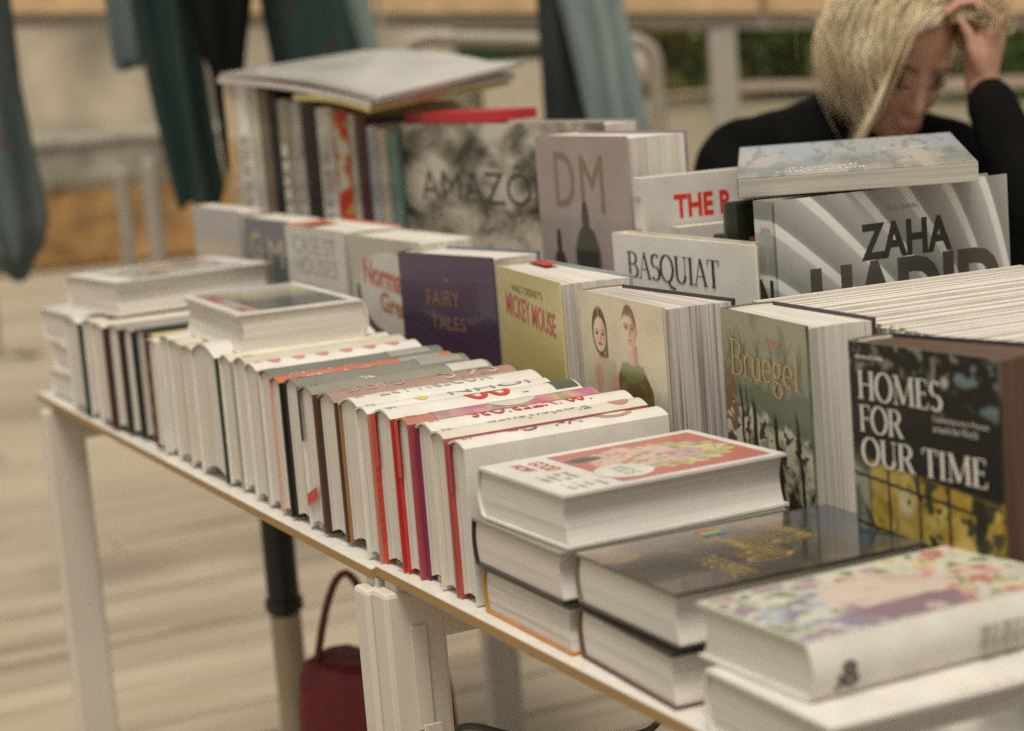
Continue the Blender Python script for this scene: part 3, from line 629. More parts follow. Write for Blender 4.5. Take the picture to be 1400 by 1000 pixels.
    if i > 12 and ex not in ('pale2',): spine_letters(o, 'IH' if i % 2 else 'HI', .006, .014, .35, .62, GRTX)
    if i in (2, 9, 13, 18, 22, 24): MB().box((W_-.008, -.0004, th*.62), (W_-.004, .0002, th*.84)).build('foot_mark', M((.12, .11, .09), .7) if i % 3 else M((.35, .31, .25), .7), o['page_block'])

# ------------------------------------------------------------------ far end: small flat pile
st = ((-1.375, .02, 0, .175, .225, .040, 1), (-1.372, .026, .041, .172, .222, .042, -2), (-1.405, .022, .084, .185, .23, .047, 3))
for k, (x, y, z, W, H, T, yw) in enumerate(st):
    book(('white book at the bottom of the small pile at the far table end', 'white book in the middle of the small pile at the far table end', 'white book topping the small pile at the far table end')[k], W, H, T, flat(x, y, z, yw), front=WHITE, back=(M((.35, .40, .38), .4), WHITE, WHITE)[k], spine=WHITE, group='small pile at the far table end')
# two flat books on the spine row
t = NT('muted_photo_print'); xy = t.sep(); n_ = t.noise(9, detail=3)
c = t.ramp(t.noise(16, t.map((1, 1.6, 1)), 3, .5, .8), [(.36, (.14, .15, .13)), (.47, (.40, .40, .36)), (.56, (.60, .57, .50))]); c = t.mix(t.ramp(t.noise(7, detail=1), [(.55, (0, 0, 0)), (.62, (.6, .6, .6))]), c, (.42, .20, .17)); FARP = t.done(c, .3, .5, .4)
o = book('thick white flat book with a greyish picture on the far spines', .195, .232, .048, flat(-1.192, .018, .1485, 6), front=WHITE, pages=PAGE, group='flat books on the spine row')
MB().box((.02, .03, .0481), (.180, .205, .0483)).build('cover_picture', FARP, o['front_cover'])
t = NT('cartoon_print'); xy = t.sep(); c = t.ramp(xy[1], [(.05, (.50, .47, .42)), (.09, (.42, .35, .10)), (.11, (.30, .31, .27)), (.17, (.10, .10, .09))]); c = t.mix(t.ramp(xy[0], [(.105, (0, 0, 0)), (.115, (1, 1, 1))], 'CONSTANT'), c, t.ramp(t.noise(18, detail=1), [(.45, (.5, .2, .18)), (.6, (.5, .43, .38))])); CARP = t.done(c, .3, .5, .4)
o = book('thick white flat book with a coloured cartoon cover on the spine row', .150, .270, .045, flat(-.712, .199, .1515, -93.5), front=WHITE, pages=PAGE, rs=.006, group='flat books on the spine row')
MB().box((.012, .012, .0451), (.138, .255, .0453)).build('cover_picture', CARP, o['front_cover'])

# ------------------------------------------------------------------ second row: books facing the customer
def art(kind):
    t = NT('cover_print_'+kind); xy = t.sep(); X, Y = xy[0], xy[1]
    if kind == 'homes':
        sky_ = t.ramp(t.noise(22, detail=4), [(.40, (.008, .009, .007)), (.60, (.028, .028, .022)), (.80, (.16, .18, .165))])
        win = t.ramp(t.noise(26, t.map((1, .7, 1)), 3), [(.36, (.05, .045, .012)), (.48, (.42, .29, .035)), (.66, (.55, .40, .08))])
        low = t.ramp(Y, [(.124, (0, 0, 0)), (.130, (1, 1, 1))]); c = t.mix(low, win, sky_)
        c = t.mix(t.ramp(t.noise(30, detail=3, dist=1), [(.56, (0, 0, 0)), (.62, (1, 1, 1))]), c, (.03, .035, .02))
        top = t.ramp(Y, [(.196, (0, 0, 0)), (.204, (.5, .5, .5))]); c = t.mix(top, c, (.22, .21, .17))
    elif kind == 'winter':
        c = t.ramp(t.noise(24, detail=5, dist=.5), [(.34, (.03, .035, .02)), (.5, (.13, .16, .11)), (.7, (.27, .30, .22))])
        h = t.math('ADD', Y, t.math('MULTIPLY', t.noise(14, detail=3), .10)); snow = t.ramp(h, [(.105, (1, 1, 1)), (.15, (0, 0, 0))])
        c = t.mix(snow, c, t.ramp(t.noise(32, detail=4), [(.42, (.025, .022, .015)), (.52, (.38, .37, .29)), (.75, (.56, .54, .44))]))
    elif kind == 'sky':
        c = t.ramp(t.math('ADD', Y, t.math('MULTIPLY', t.noise(9, detail=3), .06)), [(.05, (.16, .17, .12)), (.115, (.34, .32, .26)), (.17, (.50, .44, .35)), (.26, (.56, .49, .38))])
    elif kind == 'clouds':
        c = t.ramp(t.noise(17, t.map((.42, 1, 1)), 8, .62, .25), [(.35, (.012, .011, .008)), (.455, (.17, .155, .115)), (.58, (.60, .56, .46))])
        lo = t.ramp(t.math('ADD', Y, t.math('MULTIPLY', t.noise(18, detail=3), .05)), [(.09, (1, 1, 1)), (.14, (0, 0, 0))]); c = t.mix(lo, c, (.012, .012, .008))
    elif kind == 'purple':
        c = t.ramp(t.math('ADD', Y, t.math('MULTIPLY', t.noise(9, detail=2), .04)), [(.10, (.018, .010, .028)), (.14, (.055, .028, .065)), (.19, (.035, .020, .055)), (.24, (.085, .05, .09))]); c = t.mix(t.math('MULTIPLY', t.noise(40), .3), c, (.06, .025, .05))
    elif kind == 'yellow':
        c = t.ramp(Y, [(.03, (.46, .38, .04)), (.12, (.55, .47, .16)), (.22, (.57, .50, .24))])
    elif kind == 'mauve':
        c = t.ramp(t.noise(12, detail=4), [(.3, (.34, .27, .25)), (.7, (.41, .335, .315))])
        c = t.mix(t.ramp(Y, [(.05, (.5, .5, .5)), (.20, (0, 0, 0))]), c, (.33, .24, .28))
    elif kind == 'blue':
        c = t.ramp(t.math('ADD', Y, t.math('MULTIPLY', t.noise(12, detail=2), .05)), [(.06, (.012, .05, .12)), (.12, (.16, .20, .24)), (.18, (.085, .11, .15)), (.25, (.10, .12, .155))])
        c = t.mix(t.ramp(t.math('ABSOLUTE', t.math('SUBTRACT', X, .085)), [(.0, (1, 1, 1)), (.045, (0, 0, 0))]), c, t.ramp(Y, [(.06, (.03, .09, .03)), (.12, (.20, .22, .08)), (.16, (.36, .16, .12)), (.2, (.10, .12, .15))]))
    elif kind == 'greyblue':
        c = t.ramp(Y, [(.10, (.28, .31, .34)), (.16, (.34, .33, .31)), (.20, (.42, .36, .28)), (.22, (.32, .31, .32)), (.25, (.35, .34, .35))])
    elif kind == 'rays':
        dx = t.math('SUBTRACT', X, .30); dy = t.math('ADD', t.math('SUBTRACT', Y, -.03), 0.0)
        ang = t.math('ARCTAN2', dx, dy); sw = t.math('ADD', ang, t.math('MULTIPLY', t.math('POWER', Y, 2.0), 1.2))
        wv = t.math('FRACT', t.math('MULTIPLY', t.math('ADD', sw, t.math('MULTIPLY', t.noise(4, detail=1), .06)), 8.0))
        c = t.ramp(wv, [(.0, (.24, .245, .225)), (.35, (.33, .33, .315)), (.58, (.40, .405, .40)), (.64, (.66, .64, .61)), (.82, (.70, .68, .65)), (.87, (.27, .27, .25)), (1, (.24, .245, .225))])
    elif kind == 'gloss':
        c = t.ramp(t.noise(16, detail=4), [(.35, (.020, .016, .011)), (.65, (.055, .043, .03))])
        fig = t.noise(11, t.map((1, 1, 1), loc=(.3, .1, 0)), 3, .5, 1.6); msk = t.ramp(fig, [(.54, (0, 0, 0)), (.60, (.75, .75, .75))])
        c = t.mix(msk, c, t.ramp(t.noise(30, detail=2), [(.4, (.24, .15, .05)), (.6, (.10, .07, .03))]))
        c = t.mix(t.ramp(Y, [(.175, (0, 0, 0)), (.18, (.8, .8, .8))]), c, (.03, .045, .075))
    elif kind == 'comic':
        c = t.ramp(t.noise(13, t.map((1.3, 1, 1)), 2, .5, .8), [(.36, (.15, .12, .08)), (.44, (.55, .37, .26)), (.54, (.62, .50, .38)), (.60, (.55, .50, .14)), (.66, (.25, .28, .12))])
        e = t.math('ADD', t.math('POWER', t.math('DIVIDE', t.math('SUBTRACT', X, .080), .048), 2.0), t.math('POWER', t.math('DIVIDE', t.math('SUBTRACT', Y, .122), .062), 2.0))
        e = t.math('ADD', e, t.math('MULTIPLY', t.math('SUBTRACT', t.noise(50, detail=1), .5), .9))
        c = t.mix(t.ramp(e, [(.95, (1, 1, 1)), (1.0, (0, 0, 0))]), (.52, .10, .07), c)
    elif kind == 'floral':
        nn = t.noise(22, detail=2); yy = t.math('ADD', Y, t.math('MULTIPLY', t.math('SUBTRACT', nn, .5), .11))
        c = t.ramp(t.math('MULTIPLY', yy, 4.0), [(.06, (.22, .26, .13)), (.16, (.47, .41, .22)), (.24, (.42, .10, .10)), (.34, (.50, .32, .28)), (.50, (.54, .44, .37)), (.64, (.52, .41, .34)), (.70, (.22, .26, .15)), (.78, (.23, .16, .19)), (.90, (.19, .20, .26))])
        xx = t.math('ADD', X, t.math('MULTIPLY', t.math('SUBTRACT', t.noise(30, detail=2), .5), .05))
        c = t.mix(t.ramp(t.math('MULTIPLY', xx, 6.0), [(.22, (1, 1, 1)), (.30, (0, 0, 0))]), c, t.ramp(t.noise(28, t.map(loc=(2, 5, 0)), 2), [(.38, (.12, .07, .12)), (.48, (.26, .12, .17)), (.58, (.20, .26, .12)), (.66, (.42, .20, .20))]))
        c = t.mix(t.ramp(t.math('MULTIPLY', X, 6.0), [(.72, (0, 0, 0)), (.74, (.85, .85, .85))]), c, t.ramp(t.noise(34, detail=2), [(.42, (.50, .50, .38)), (.52, (.24, .30, .14)), (.6, (.50, .40, .16)), (.68, (.48, .22, .2))]))
    elif kind == 'bw':
        c = t.ramp(t.noise(14, detail=4, dist=.6), [(.38, (.06, .055, .045)), (.55, (.25, .235, .20)), (.68, (.55, .51, .46))])
    elif kind == 'street':
        c = t.ramp(Y, [(.02, (.28, .28, .25)), (.06, (.20, .22, .20)), (.12, (.26, .28, .27)), (.19, (.33, .37, .40))])
        c = t.mix(t.ramp(t.noise(18, t.map((1, .35, 1)), 3), [(.52, (0, 0, 0)), (.60, (.7, .7, .7))]), c, (.50, .43, .38))
        c = t.mix(t.ramp(t.noise(30, t.map((2.5, .5, 1)), 2), [(.55, (0, 0, 0)), (.6, (.6, .6, .6))]), c, (.14, .14, .12))
    co = {'gloss': 1, 'homes': .08, 'winter': .12, 'rays': .35, 'purple': .4}.get(kind, .25)
    return t.done(c, .32 if kind != 'gloss' else .22, .5, co)
EP = .0003
g2 = 'books facing front in the second row'
o = book('thin grey blue book at the left end of the second row', .235, .262, .036, upright(-1.425, .285, 0, .036), front=art('greyblue'), spine=WHITE, back=WHITE, group=g2)
o = book('dark blue book with pale initials and a little tower, second row', .195, .253, .050, upright(-1.180, .290, 0, .050), front=art('blue'), spine=GREY, back=WHITE, group=g2)
lettering(o['front_cover'], 'G', (.022, .190, .072, .232), o['T']+EP, M((.48, .36, .20), .4)); lettering(o['front_cover'], 'M', (.105, .185, .165, .225), o['T']+EP, M((.48, .38, .22), .4))
o = book('white book with grey outlined capitals and a corner of orange, second row', .235, .251, .085, upright(-.975, .282, -1, .085), front=M((.56, .53, .49), .4), spine=WHITE, back=ORANGE, group=g2)
gt_ = M((.36, .34, .30), .5)
lettering(o['front_cover'], 'CASE ST', (.03, .214, .205, .238), o['T']+EP, gt_, bold=-.004); lettering(o['front_cover'], 'HOUSES', (.03, .186, .205, .210), o['T']+EP, gt_, bold=-.004)
bars(o['front_cover'], .03, .162, .14, .174, o['T']+EP, gt_, 2, 9)
MB().box((-.0005, .2512, .03), (.07, .2516, .084)).build('orange_corner', ORANGE, o['front_cover'])
o = book('pale book with a round white plaque and red brush lettering, second row', .225, .249, .07, upright(-.712, .277, 0, .07), front=M((.46, .43, .35), .45), spine=M((.36, .34, .29), .4), back=WHITE, group=g2)
shape(o['front_cover'], [(.125+.102*math.cos(R(a)), .180+.052*math.sin(R(a))) for a in range(0, 360, 10)], o['T']+.0002, M((.62, .59, .54), .5), 'plaque')
for k in range(26):
    a = R(180+k*7.2); MB().box((-.006, -.004, 0), (.006, .004, .0006), Matrix.Translation((.125+.106*math.cos(a), .180+.056*math.sin(a), o['T']+.0001)) @ Matrix.Rotation(a+R(90), 4, 'Z')).build('beaded_edge', M((.07, .07, .05), .6), o['front_cover'])
lettering(o['front_cover'], 'Normal A', (.040, .184, .215, .216), o['T']+EP*2, M((.52, .14, .09), .5), bold=.028, rot=R(-4)); lettering(o['front_cover'], 'Greats', (.090, .152, .205, .178), o['T']+EP*2, M((.42, .16, .10), .5), bold=.028, rot=R(-5))
o = book('deep purple book with small gilt lettering, second row', .20, .240, .062, upright(-.502, .256, 9, .062), front=art('purple'), spine=M((.03, .02, .04), .4), back=M((.12, .16, .22), .4), group=g2, fan=.004)
gilt = M((.25, .13, .06), .35); lettering(o['front_cover'], 'FAIRY', (.058, .180, .128, .198), o['T']+EP, gilt); lettering(o['front_cover'], 'TALES', (.064, .152, .136, .168), o['T']+EP, gilt); bars(o['front_cover'], .09, .206, .108, .216, o['T']+EP, gilt, 1, 4)
o = book('mustard yellow book with red brush lettering, second row', .225, .236, .058, upright(-.262, .272, -9.5, .058), front=art('yellow'), spine=M((.45, .37, .2), .4), back=M((.30, .36, .38), .4), pages=PAGE_L, group=g2, fan=.02)
lettering(o['front_cover'], "WALT DISNEY'S", (.055, .213, .165, .221), o['T']+EP, M((.20, .17, .06), .5)); lettering(o['front_cover'], 'MICKEY MOUSE', (.03, .182, .205, .207), o['T']+EP, M((.52, .13, .12), .5), bold=.018, rot=R(-3))
MB().box((.0, .2362, .005), (.06, .2366, .02)).build('red_corner', RED, o['front_cover'])
# couple
o = book('book with a young woman and a man on its pale cover, second row', .198, .229, .048, upright(-.022, .247, -5.5, .048), front=art('sky'), spine=M((.25, .22, .2), .4), back=M((.035, .028, .03), .4), pages=PAGE_D, group=g2, fan=.024)
def paint_couple(x, y):
    u, v = x/.198, .229-y
    c = mixc((.70, .61, .45), (.58, .57, .44), smst(.03, .10, v)); c = mixc(c, (.50, .50, .38), .35*smst(.0, .6, fb_(x, v, 30)))
    g = .05*nz_(x, y, 900)
    # young woman
    body = smst(.048, .066, v)*smst(.135+.05*smst(.075, .05, v), .165, u)*(1-smst(.40, .44+.0*v, u))
    c = mixc(c, mixc((.66, .55, .42), (.52, .43, .31), smst(.2, .42, u)), body)
    for hx, hv in ((.20, .082), (.405, .088)):
        hn = el_(u, v, hx, hv, .055, .014, .25); c = mixc(c, mixc((.55, .30, .19), (.70, .45, .32), smst(-.3, .4, math.sin(u*230+v*120))), hn)
    c = mixc(c, (.62, .45, .34), el_(u, v, .262, .058, .052, .012, .2)); c = mixc(c, (.12, .05, .035), .8*el_(u, v, .268, .0595, .05, .0022, .4))
    hair = max(el_(u, v, .238, .036, .094, .0235, .08), .9*smst(.29, .31, u)*(1-smst(.325, .34, u))*smst(.03, .035, v)*(1-smst(.058, .062, v)))
    c = mixc(c, mixc((.085, .035, .022), (.17, .075, .045), smst(.1, .6, nz_(x, v*.4, 600))), hair)
    c = mixc(c, (.45, .30, .20), hair*(1-smst(.003, .010, abs(u-.232)))*(1-smst(.022, .026, v)))
    fw = el_(u, v, .240, .0392, .077, .0168, .08); sh = smst(-.2, 1.0, (u-.24)/.077)
    face = mixc((.78, .58, .45), (.50, .30, .20), sh*.8)
    face = mixc(face, (.62, .34, .25), .4*el_(u, v, .205, .0445, .03, .004, .6))
    for ex in (.205, .275): face = mixc(face, (.16, .10, .07), el_(u, v, ex, .0385, .020, .0016, .4)); face = mixc(face, (.26, .15, .10), .8*el_(u, v, ex, .0352, .026, .0008, .5))
    face = mixc(face, (.42, .24, .17), .7*el_(u, v, .252, .0430, .012, .0030, .6)); face = mixc(face, (.46, .14, .11), el_(u, v, .238, .0485, .026, .0016, .35))
    c = mixc(c, face, fw)
    # young man
    sl = .43+.06*smst(.078, .056, v); sr = .83-.10*smst(.085, .058, v)
    shirt = smst(sl, sl+.02, u)*(1-smst(sr, sr+.02, u))*smst(.0565+.006*abs(u-.63)*4, .0585+.006*abs(u-.63)*4, v)
    sc = mixc((.30, .31, .17), (.17, .19, .055), smst(.062, .074, v+.02*(u-.6))); ar = (v-.072)-.020*math.cos((u-.60)*7)+.014; sc = mixc(sc, (.13, .095, .03), smst(-.002, .003, ar)); sc = mixc(sc, (.05, .045, .02), smst(.085, .11, v))
    c = mixc(c, mixc(sc, (.42, .42, .22), .25*smst(0, .6, fb_(x, v, 60, 2))), shirt)
    neck = smst(.568, .585, u)*(1-smst(.675, .692, u))*smst(.040, .044, v)*(1-smst(.060, .0635, v+.03*abs(u-.63))); c = mixc(c, mixc((.70, .47, .36), (.45, .27, .19), smst(.60, .69, u)), neck)
    head = max(el_(u, v, .602, .0255, .085, .0215, .06), el_(u, v, .604, .034, .066, .0135, .08)); sh = smst(-.3, 1.1, (u-.60)/.085)
    face = mixc((.80, .60, .47), (.48, .29, .20), sh*.85)
    hl = .0155+.010*smst(.62, .68, u)+.004*smst(.55, .52, u); face = mixc(face, mixc((.17, .105, .06), (.30, .19, .11), smst(-.3, .5, nz_(x, v, 700, 4))), 1-smst(hl-.003, hl+.002, v))
    for ex in (.568, .640): face = mixc(face, (.15, .09, .06), el_(u, v, ex, .0262, .021, .0014, .4)); face = mixc(face, (.28, .16, .10), .9*el_(u, v, ex, .0232, .029, .0009, .5)); face = mixc(face, (.45, .27, .19), .45*el_(u, v, ex, .0255, .034, .0032, .6))
    face = mixc(face, (.46, .26, .18), .75*el_(u, v, .612, .0305, .014, .0046, .6)); face = mixc(face, (.55, .22, .17), el_(u, v, .606, .0378, .026, .0013, .4)); face = mixc(face, (.42, .25, .17), .5*el_(u, v, .606, .0410, .03, .0012, .6))
    c = mixc(c, face, head); c = mixc(c, (.58, .33, .24), el_(u, v, .690, .0285, .010, .0045, .2))
    return (c[0]+g*.3, c[1]+g*.3, c[2]+g*.3)
picture(o['front_cover'], 0, .0, .198, .229, o['T']+EP, paint_couple, .0011)
def ell(cx, cy, rx, ry, n=28, a0=0, a1=360): return [(cx+rx*math.cos(R(a0+(a1-a0)*k/n)), cy+ry*math.sin(R(a0+(a1-a0)*k/n))) for k in range(n if a1-a0 == 360 else n+1)]
# winter scene
o = book('book with a green winter landscape and orange lettering, second row', .163, .2265, .052, upright(.208, .268, -6.9, .052), front=art('winter'), spine=M((.16, .16, .12), .4), back=M((.05, .035, .045), .4), pages=PAGE_L, group=g2, fan=.012)
fc, z = o['front_cover'], o['T']; trk = M((.022, .018, .012), .5)
def paint_winter(x, y):
    u, v = x/.163, .2265-y; n1 = fb_(x, y, 38); n2 = fb_(x, y*1.6, 70, 5)
    c = mixc((.34, .34, .23), (.22, .24, .16), smst(.0, .06, v)); c = mixc(c, (.16, .18, .12), .7*smst(.15, .7, n1))
    for k in range(16):                                               # bare twigs against the sky
        bx = .06*k+.02; sl = (k*37 % 11-5)*.9; d_ = abs(u-bx-sl*(v-.05)); c = mixc(c, (.07, .065, .04), .6*(1-smst(.003, .011, d_))*smst(.01+.003*(k % 5), .02+.003*(k % 5), v)*(1-smst(.055, .08, v)))
    c = mixc(c, (.14, .165, .105), smst(.058, .066, v+.006*n1)*(1-smst(.088, .100, v+.008*n1)))           # frozen water
    land = smst(.086, .094, v+.012*n1-.02*(u-.5)); c = mixc(c, mixc((.60, .57, .43), (.30, .30, .21), smst(-.1, .5, n2)), land)
    c = mixc(c, (.055, .045, .028), land*smst(.05, .35, fb_(x*1.3+.2*v, y*2, 46, 9)))
    c = mixc(c, (.20, .10, .04), el_(u, v, .06, .085, .10, .032, .2)*smst(-.3, .1, n2)); c = mixc(c, (.62, .59, .46), el_(u, v, .17, .118, .06, .010, .3))
    c = mixc(c, (.035, .03, .02), smst(.150, .175, v+.03*n1+.02*math.sin(u*9)))
    for bx, ww, vt, sl in ((.20, .016, .060, .2), (.345, .026, .070, .5), (.585, .024, .078, .9), (.84, .018, .070, .7), (.27, .010, .060, .2)):
        d_ = abs(u-bx-sl*(v-.08)-.006*math.sin(v*160)); c = mixc(c, (.030, .024, .015), (1-smst(ww*.7, ww*1.25, d_*(1.15-min(1, v*3)*.3)))*smst(vt, vt+.012, v))
    return c
picture(fc, 0, 0, .163, .2265, z+EP*.8, paint_winter, .0012)
lettering(fc, 'Bruegel', (.018, .160, .148, .202), z+EP*5, M((.58, .36, .15), .4), serif=True, thick=.07, thin=.03); bars(fc, .085, .203, .115, .209, z+EP*5, M((.5, .22, .08), .4), 1, 3)
# homes
o = book('tall black book with white serif capitals and a lit glass house, second row', .160, .2275, .043, upright(.466, .222, 4.3, .043), front=art('homes'), spine=M((.13, .12, .09), .4), back=M((.03, .03, .045), .4), pages=PAGE_B, group=g2, fan=.026)
fc, z = o['front_cover'], o['T']
def paint_home(x, y):
    u, v = x/.160, .2275-y; n1 = fb_(x, y, 45); n2 = fb_(x, y, 110, 4)
    c = (.010, .0095, .007)
    c = mixc(c, (.20, .20, .155), smst(.0, .5, n2)*(1-smst(.014, .030, v+.01*n1))); c = mixc(c, (.15, .20, .20), .9*smst(.25, .6, n1+.3*n2)*(1-smst(.035, .055, v))*smst(.45, .6, u)); c = mixc(c, (.42, .42, .36), el_(u, v, .66, .022, .025, .004, .4))
    lit = smst(.086+.018*u, .090+.018*u, v); win = mixc((.34, .235, .033), (.46, .35, .10), smst(-.3, .6, n1)); win = mixc(win, (.22, .17, .03), smst(.2, .7, n2)); win = mixc(win, (.62, .56, .38), el_(u, v, .36, .118, .05, .010, .5)*.7)
    c = mixc(c, win, lit*smst(.10, .13, u)); c = mixc(c, mixc((.10, .11, .08), (.26, .27, .20), smst(-.2, .5, n1)), smst(.075, .10, v)*(1-smst(.09, .12, u)))
    tree = smst(.12, .32, fb_(x, y*.8, 75, 8)+.9*el_(u, v, .52, .110, .13, .028, .9)+.8*el_(u, v, .92, .12, .17, .06, .8)-.55); c = mixc(c, (.035, .04, .018), lit*tree)
    for mx_ in (.245, .455, .655): c = mixc(c, (.012, .011, .008), lit*(1-smst(.007, .011, abs(u-mx_))))
    for mv in (.102, .140): c = mixc(c, (.012, .011, .008), lit*(1-smst(.0009, .0016, abs(v-mv-.016*u)))*(1-smst(.82, .84, u)))
    c = mixc(c, (.018, .016, .011), lit*(1-smst(.028, .045, abs(u-.86+.1*(v-.15)+.01*math.sin(v*200)))))
    c = mixc(c, (.02, .02, .015), (1-smst(.008, .016, abs(u-.10-4.2*(v-.135))))*smst(.125, .13, v)*(1-smst(.155, .16, v)))
    return c
picture(fc, 0, 0, .160, .2275, z+EP*.8, paint_home, .0012)
wt = M((.66, .62, .55), .45)
lettering(fc, 'HOMES', (.010, .1835, .104, .2065), z+.0008, wt, serif=True, thick=.15, thin=.05); lettering(fc, 'FOR', (.010, .158, .060, .1800), z+.0008, wt, serif=True, thick=.15, thin=.05); lettering(fc, 'OUR TIME', (.010, .1325, .147, .1550), z+.0008, wt, serif=True, thick=.15, thin=.05)
lettering(fc, 'Contemporary Houses', (.092, .1745, .150, .180), z+.0008, wt); lettering(fc, 'around the World', (.092, .168, .138, .1735), z+.0008, wt); bars(fc, .008, .2145, .040, .2185, z+.0008, wt, 1, 2)

# ------------------------------------------------------------------ third row
g3 = 'spines of the tall books at the back left'
FR = [  # along, thick, height, spine colour
 (.0, .032, .452, (.46, .35, .24), 'tall book with a tan and cream spine at the far left of the back row'), (.033, .048, .450, (.56, .52, .47), 'tall book with a wide white grey spine at the back left'), (.082, .027, .444, (.42, .40, .33), 'tall book with a grey green spine beside the wide white one'),
 (.110, .030, .436, (.16, .11, .075), 'tall book with a brown spine in the back row'), (.141, .026, .428, (.012, .011, .01), 'tall book with a plain black spine in the back row'), (.168, .037, .420, (.30, .27, .20), 'tall book with a mottled grey spine, white figures down it'), (.206, .033, .415, (.40, .37, .33), 'tall book with a silver grey spine in the back row'),
 (.240, .044, .408, (.022, .02, .014), 'tall book with a broad black spine left of the white one'), (.285, .047, .404, (.58, .54, .48), 'tall book with a plain white spine left of the red one'), (.333, .042, .398, (.50, .06, .035), 'tall book with a red spine patterned in orange and white'), (.376, .022, .392, (.46, .42, .35), 'narrow cream spine right of the red one'),
 (.399, .030, .384, (.085, .03, .028), 'tall book with a maroon spine in the back row'), (.430, .026, .372, (.42, .43, .44), 'tall book with a pale blue grey spine'), (.457, .027, .366, (.58, .50, .38), 'tall book with a beige spine beside the sea green one'), (.485, .030, .362, (.19, .29, .25), 'tall book with a sea green spine at the right end of the back row')]
ra = R(20.9)
for i, (al, th, hh, c_, lb) in enumerate(FR):
    al *= .77; th *= .77; px, py = -1.43+al*math.cos(ra), .358+al*math.sin(ra)
    sp = M(c_, .4, .5, 0, .22, 26); fr = M(c_ if sum(c_) < 1 else (.62, .58, .52), .4)
    if i == 9: t = NT('patterned_spine'); sp = t.done(t.ramp(t.noise(34, detail=1), [(.44, (.52, .035, .02)), (.52, (.55, .30, .04)), (.60, (.60, .55, .48))], 'CONSTANT'), .4)
    o = book(lb, .235-.006*(i % 3), hh, th-.001, spine_out(px, py, math.degrees(ra)), front=(M((.45, .40, .14), .4) if i == 10 else M((.45, .05, .05), .4) if i == 9 else fr), spine=sp, back=fr, rs=.003, group=g3)
    if i in (1, 5, 8, 6):
        rn = random.Random(i); q = MB()
        for k in range(9):
            zz = th*.25; y = hh*.35+k*hh*.055; w_ = rn.uniform(.01, .018); q.box((-.0042, y, zz), (-.0034, y+w_, th*.72))
        q.build('spine_print', M((.55, .51, .42), .5) if i == 5 else M((.36, .33, .28), .5), o['spine'])
    if i == 0: MB().box((-.0042, .30, .006), (-.0034, .36, th*.7)).build('spine_print', M((.5, .30, .12), .5), o['spine'])
# magazines sliding on top of the tall spines
cA = Vector((-1.44, .35, .476)); cB = Vector((-.972, .43, .424)); cv = Vector((-.16, .31, .020))
ux = (cB-cA).normalized(); nz = ux.cross(cv).normalized(); vy = nz.cross(ux)
silver = M((.50, .47, .42), .35, .5, .3, .12, 8)
LX = (cB-cA).length; LY = cv.length
for k, (off, th, fm, lb, sx, sy) in enumerate(((-.018, .0075, M((.50, .42, .14), .35), 'thin yellow edged magazine at the bottom of the pile on the tall spines', .46, .97), (-.010, .009, M((.56, .50, .46), .35), 'white magazine in the middle of the pile on the tall spines', .97, 1.0), (-.0005, .007, silver, 'silver grey magazine lying on top of the tall spines', 1.0, 1.0))):
    nn = 20; V, F = [], []
    for zt in (0, 1):
        for a in range(nn+1):
            for b_ in range(9):
                u, v = a/nn, b_/8; bend = .012*math.sin(math.pi*u)*(1 if k == 2 else .5)+(.012*max(0, u-.8)/.2*v if k == 2 else 0)
                sh = cv-vy*cv.dot(vy)
                p = cA+ux*(LX*sx*u+(.01*k if k else LX*.525))+cv*(v*sy)+nz*(off+th*zt+bend-.012); V.append(p+Vector((0, 0, TT)))
    st_ = (nn+1)*9
    for a in range(nn):
        for b_ in range(8): i = a*9+b_; F += [(i, i+9, i+10, i+1)[::-1], (st_+i, st_+i+9, st_+i+10, st_+i+1)]
    for a in range(nn): F += [(a*9, a*9+9, st_+a*9+9, st_+a*9), (a*9+8, st_+a*9+8, st_+a*9+17, a*9+17)]
    for b_ in range(8): F += [(b_, st_+b_, st_+b_+1, b_+1), (nn*9+b_, nn*9+b_+1, st_+nn*9+b_+1, st_+nn*9+b_)]
    root = empty('magazine', Matrix.Identity(4), lb, 'magazine', 'magazines piled on the tall spines')
    mesh('page_block' if k < 2 else 'cover', V, F, fm, root)
tag(MB().box((0, 0, 0), (.27, .075, .014), Matrix.Translation((-1.06, .516, TT+.3726)) @ Matrix.Rotation(R(2), 4, 'Z')).build('red_folder', M((.46, .02, .03), .4)), 'bright red folder lying behind the big grey photo book', 'folder')
# big landscape photo book
AT = .05
o = book('huge landscape book with a black and white cloud photograph, back row', .63, .372, AT, upright(-1.062, .508, 0, AT), front=art('clouds'), spine=BLACK, back=M((.30, .28, .25), .4), rs=.004, group='large books in the back row')
fc = o['front_cover']; dk = M((.045, .045, .035), .5)
lettering(fc, 'AMAZ\u00d4NIA', (.060, .262, .600, .318), AT+EP, dk, bold=-.008); lettering(fc, 'SEBASTI\u00c3O SALGADO', (.10, .226, .60, .252), AT+EP, M((.46, .42, .33), .5), bold=.004)
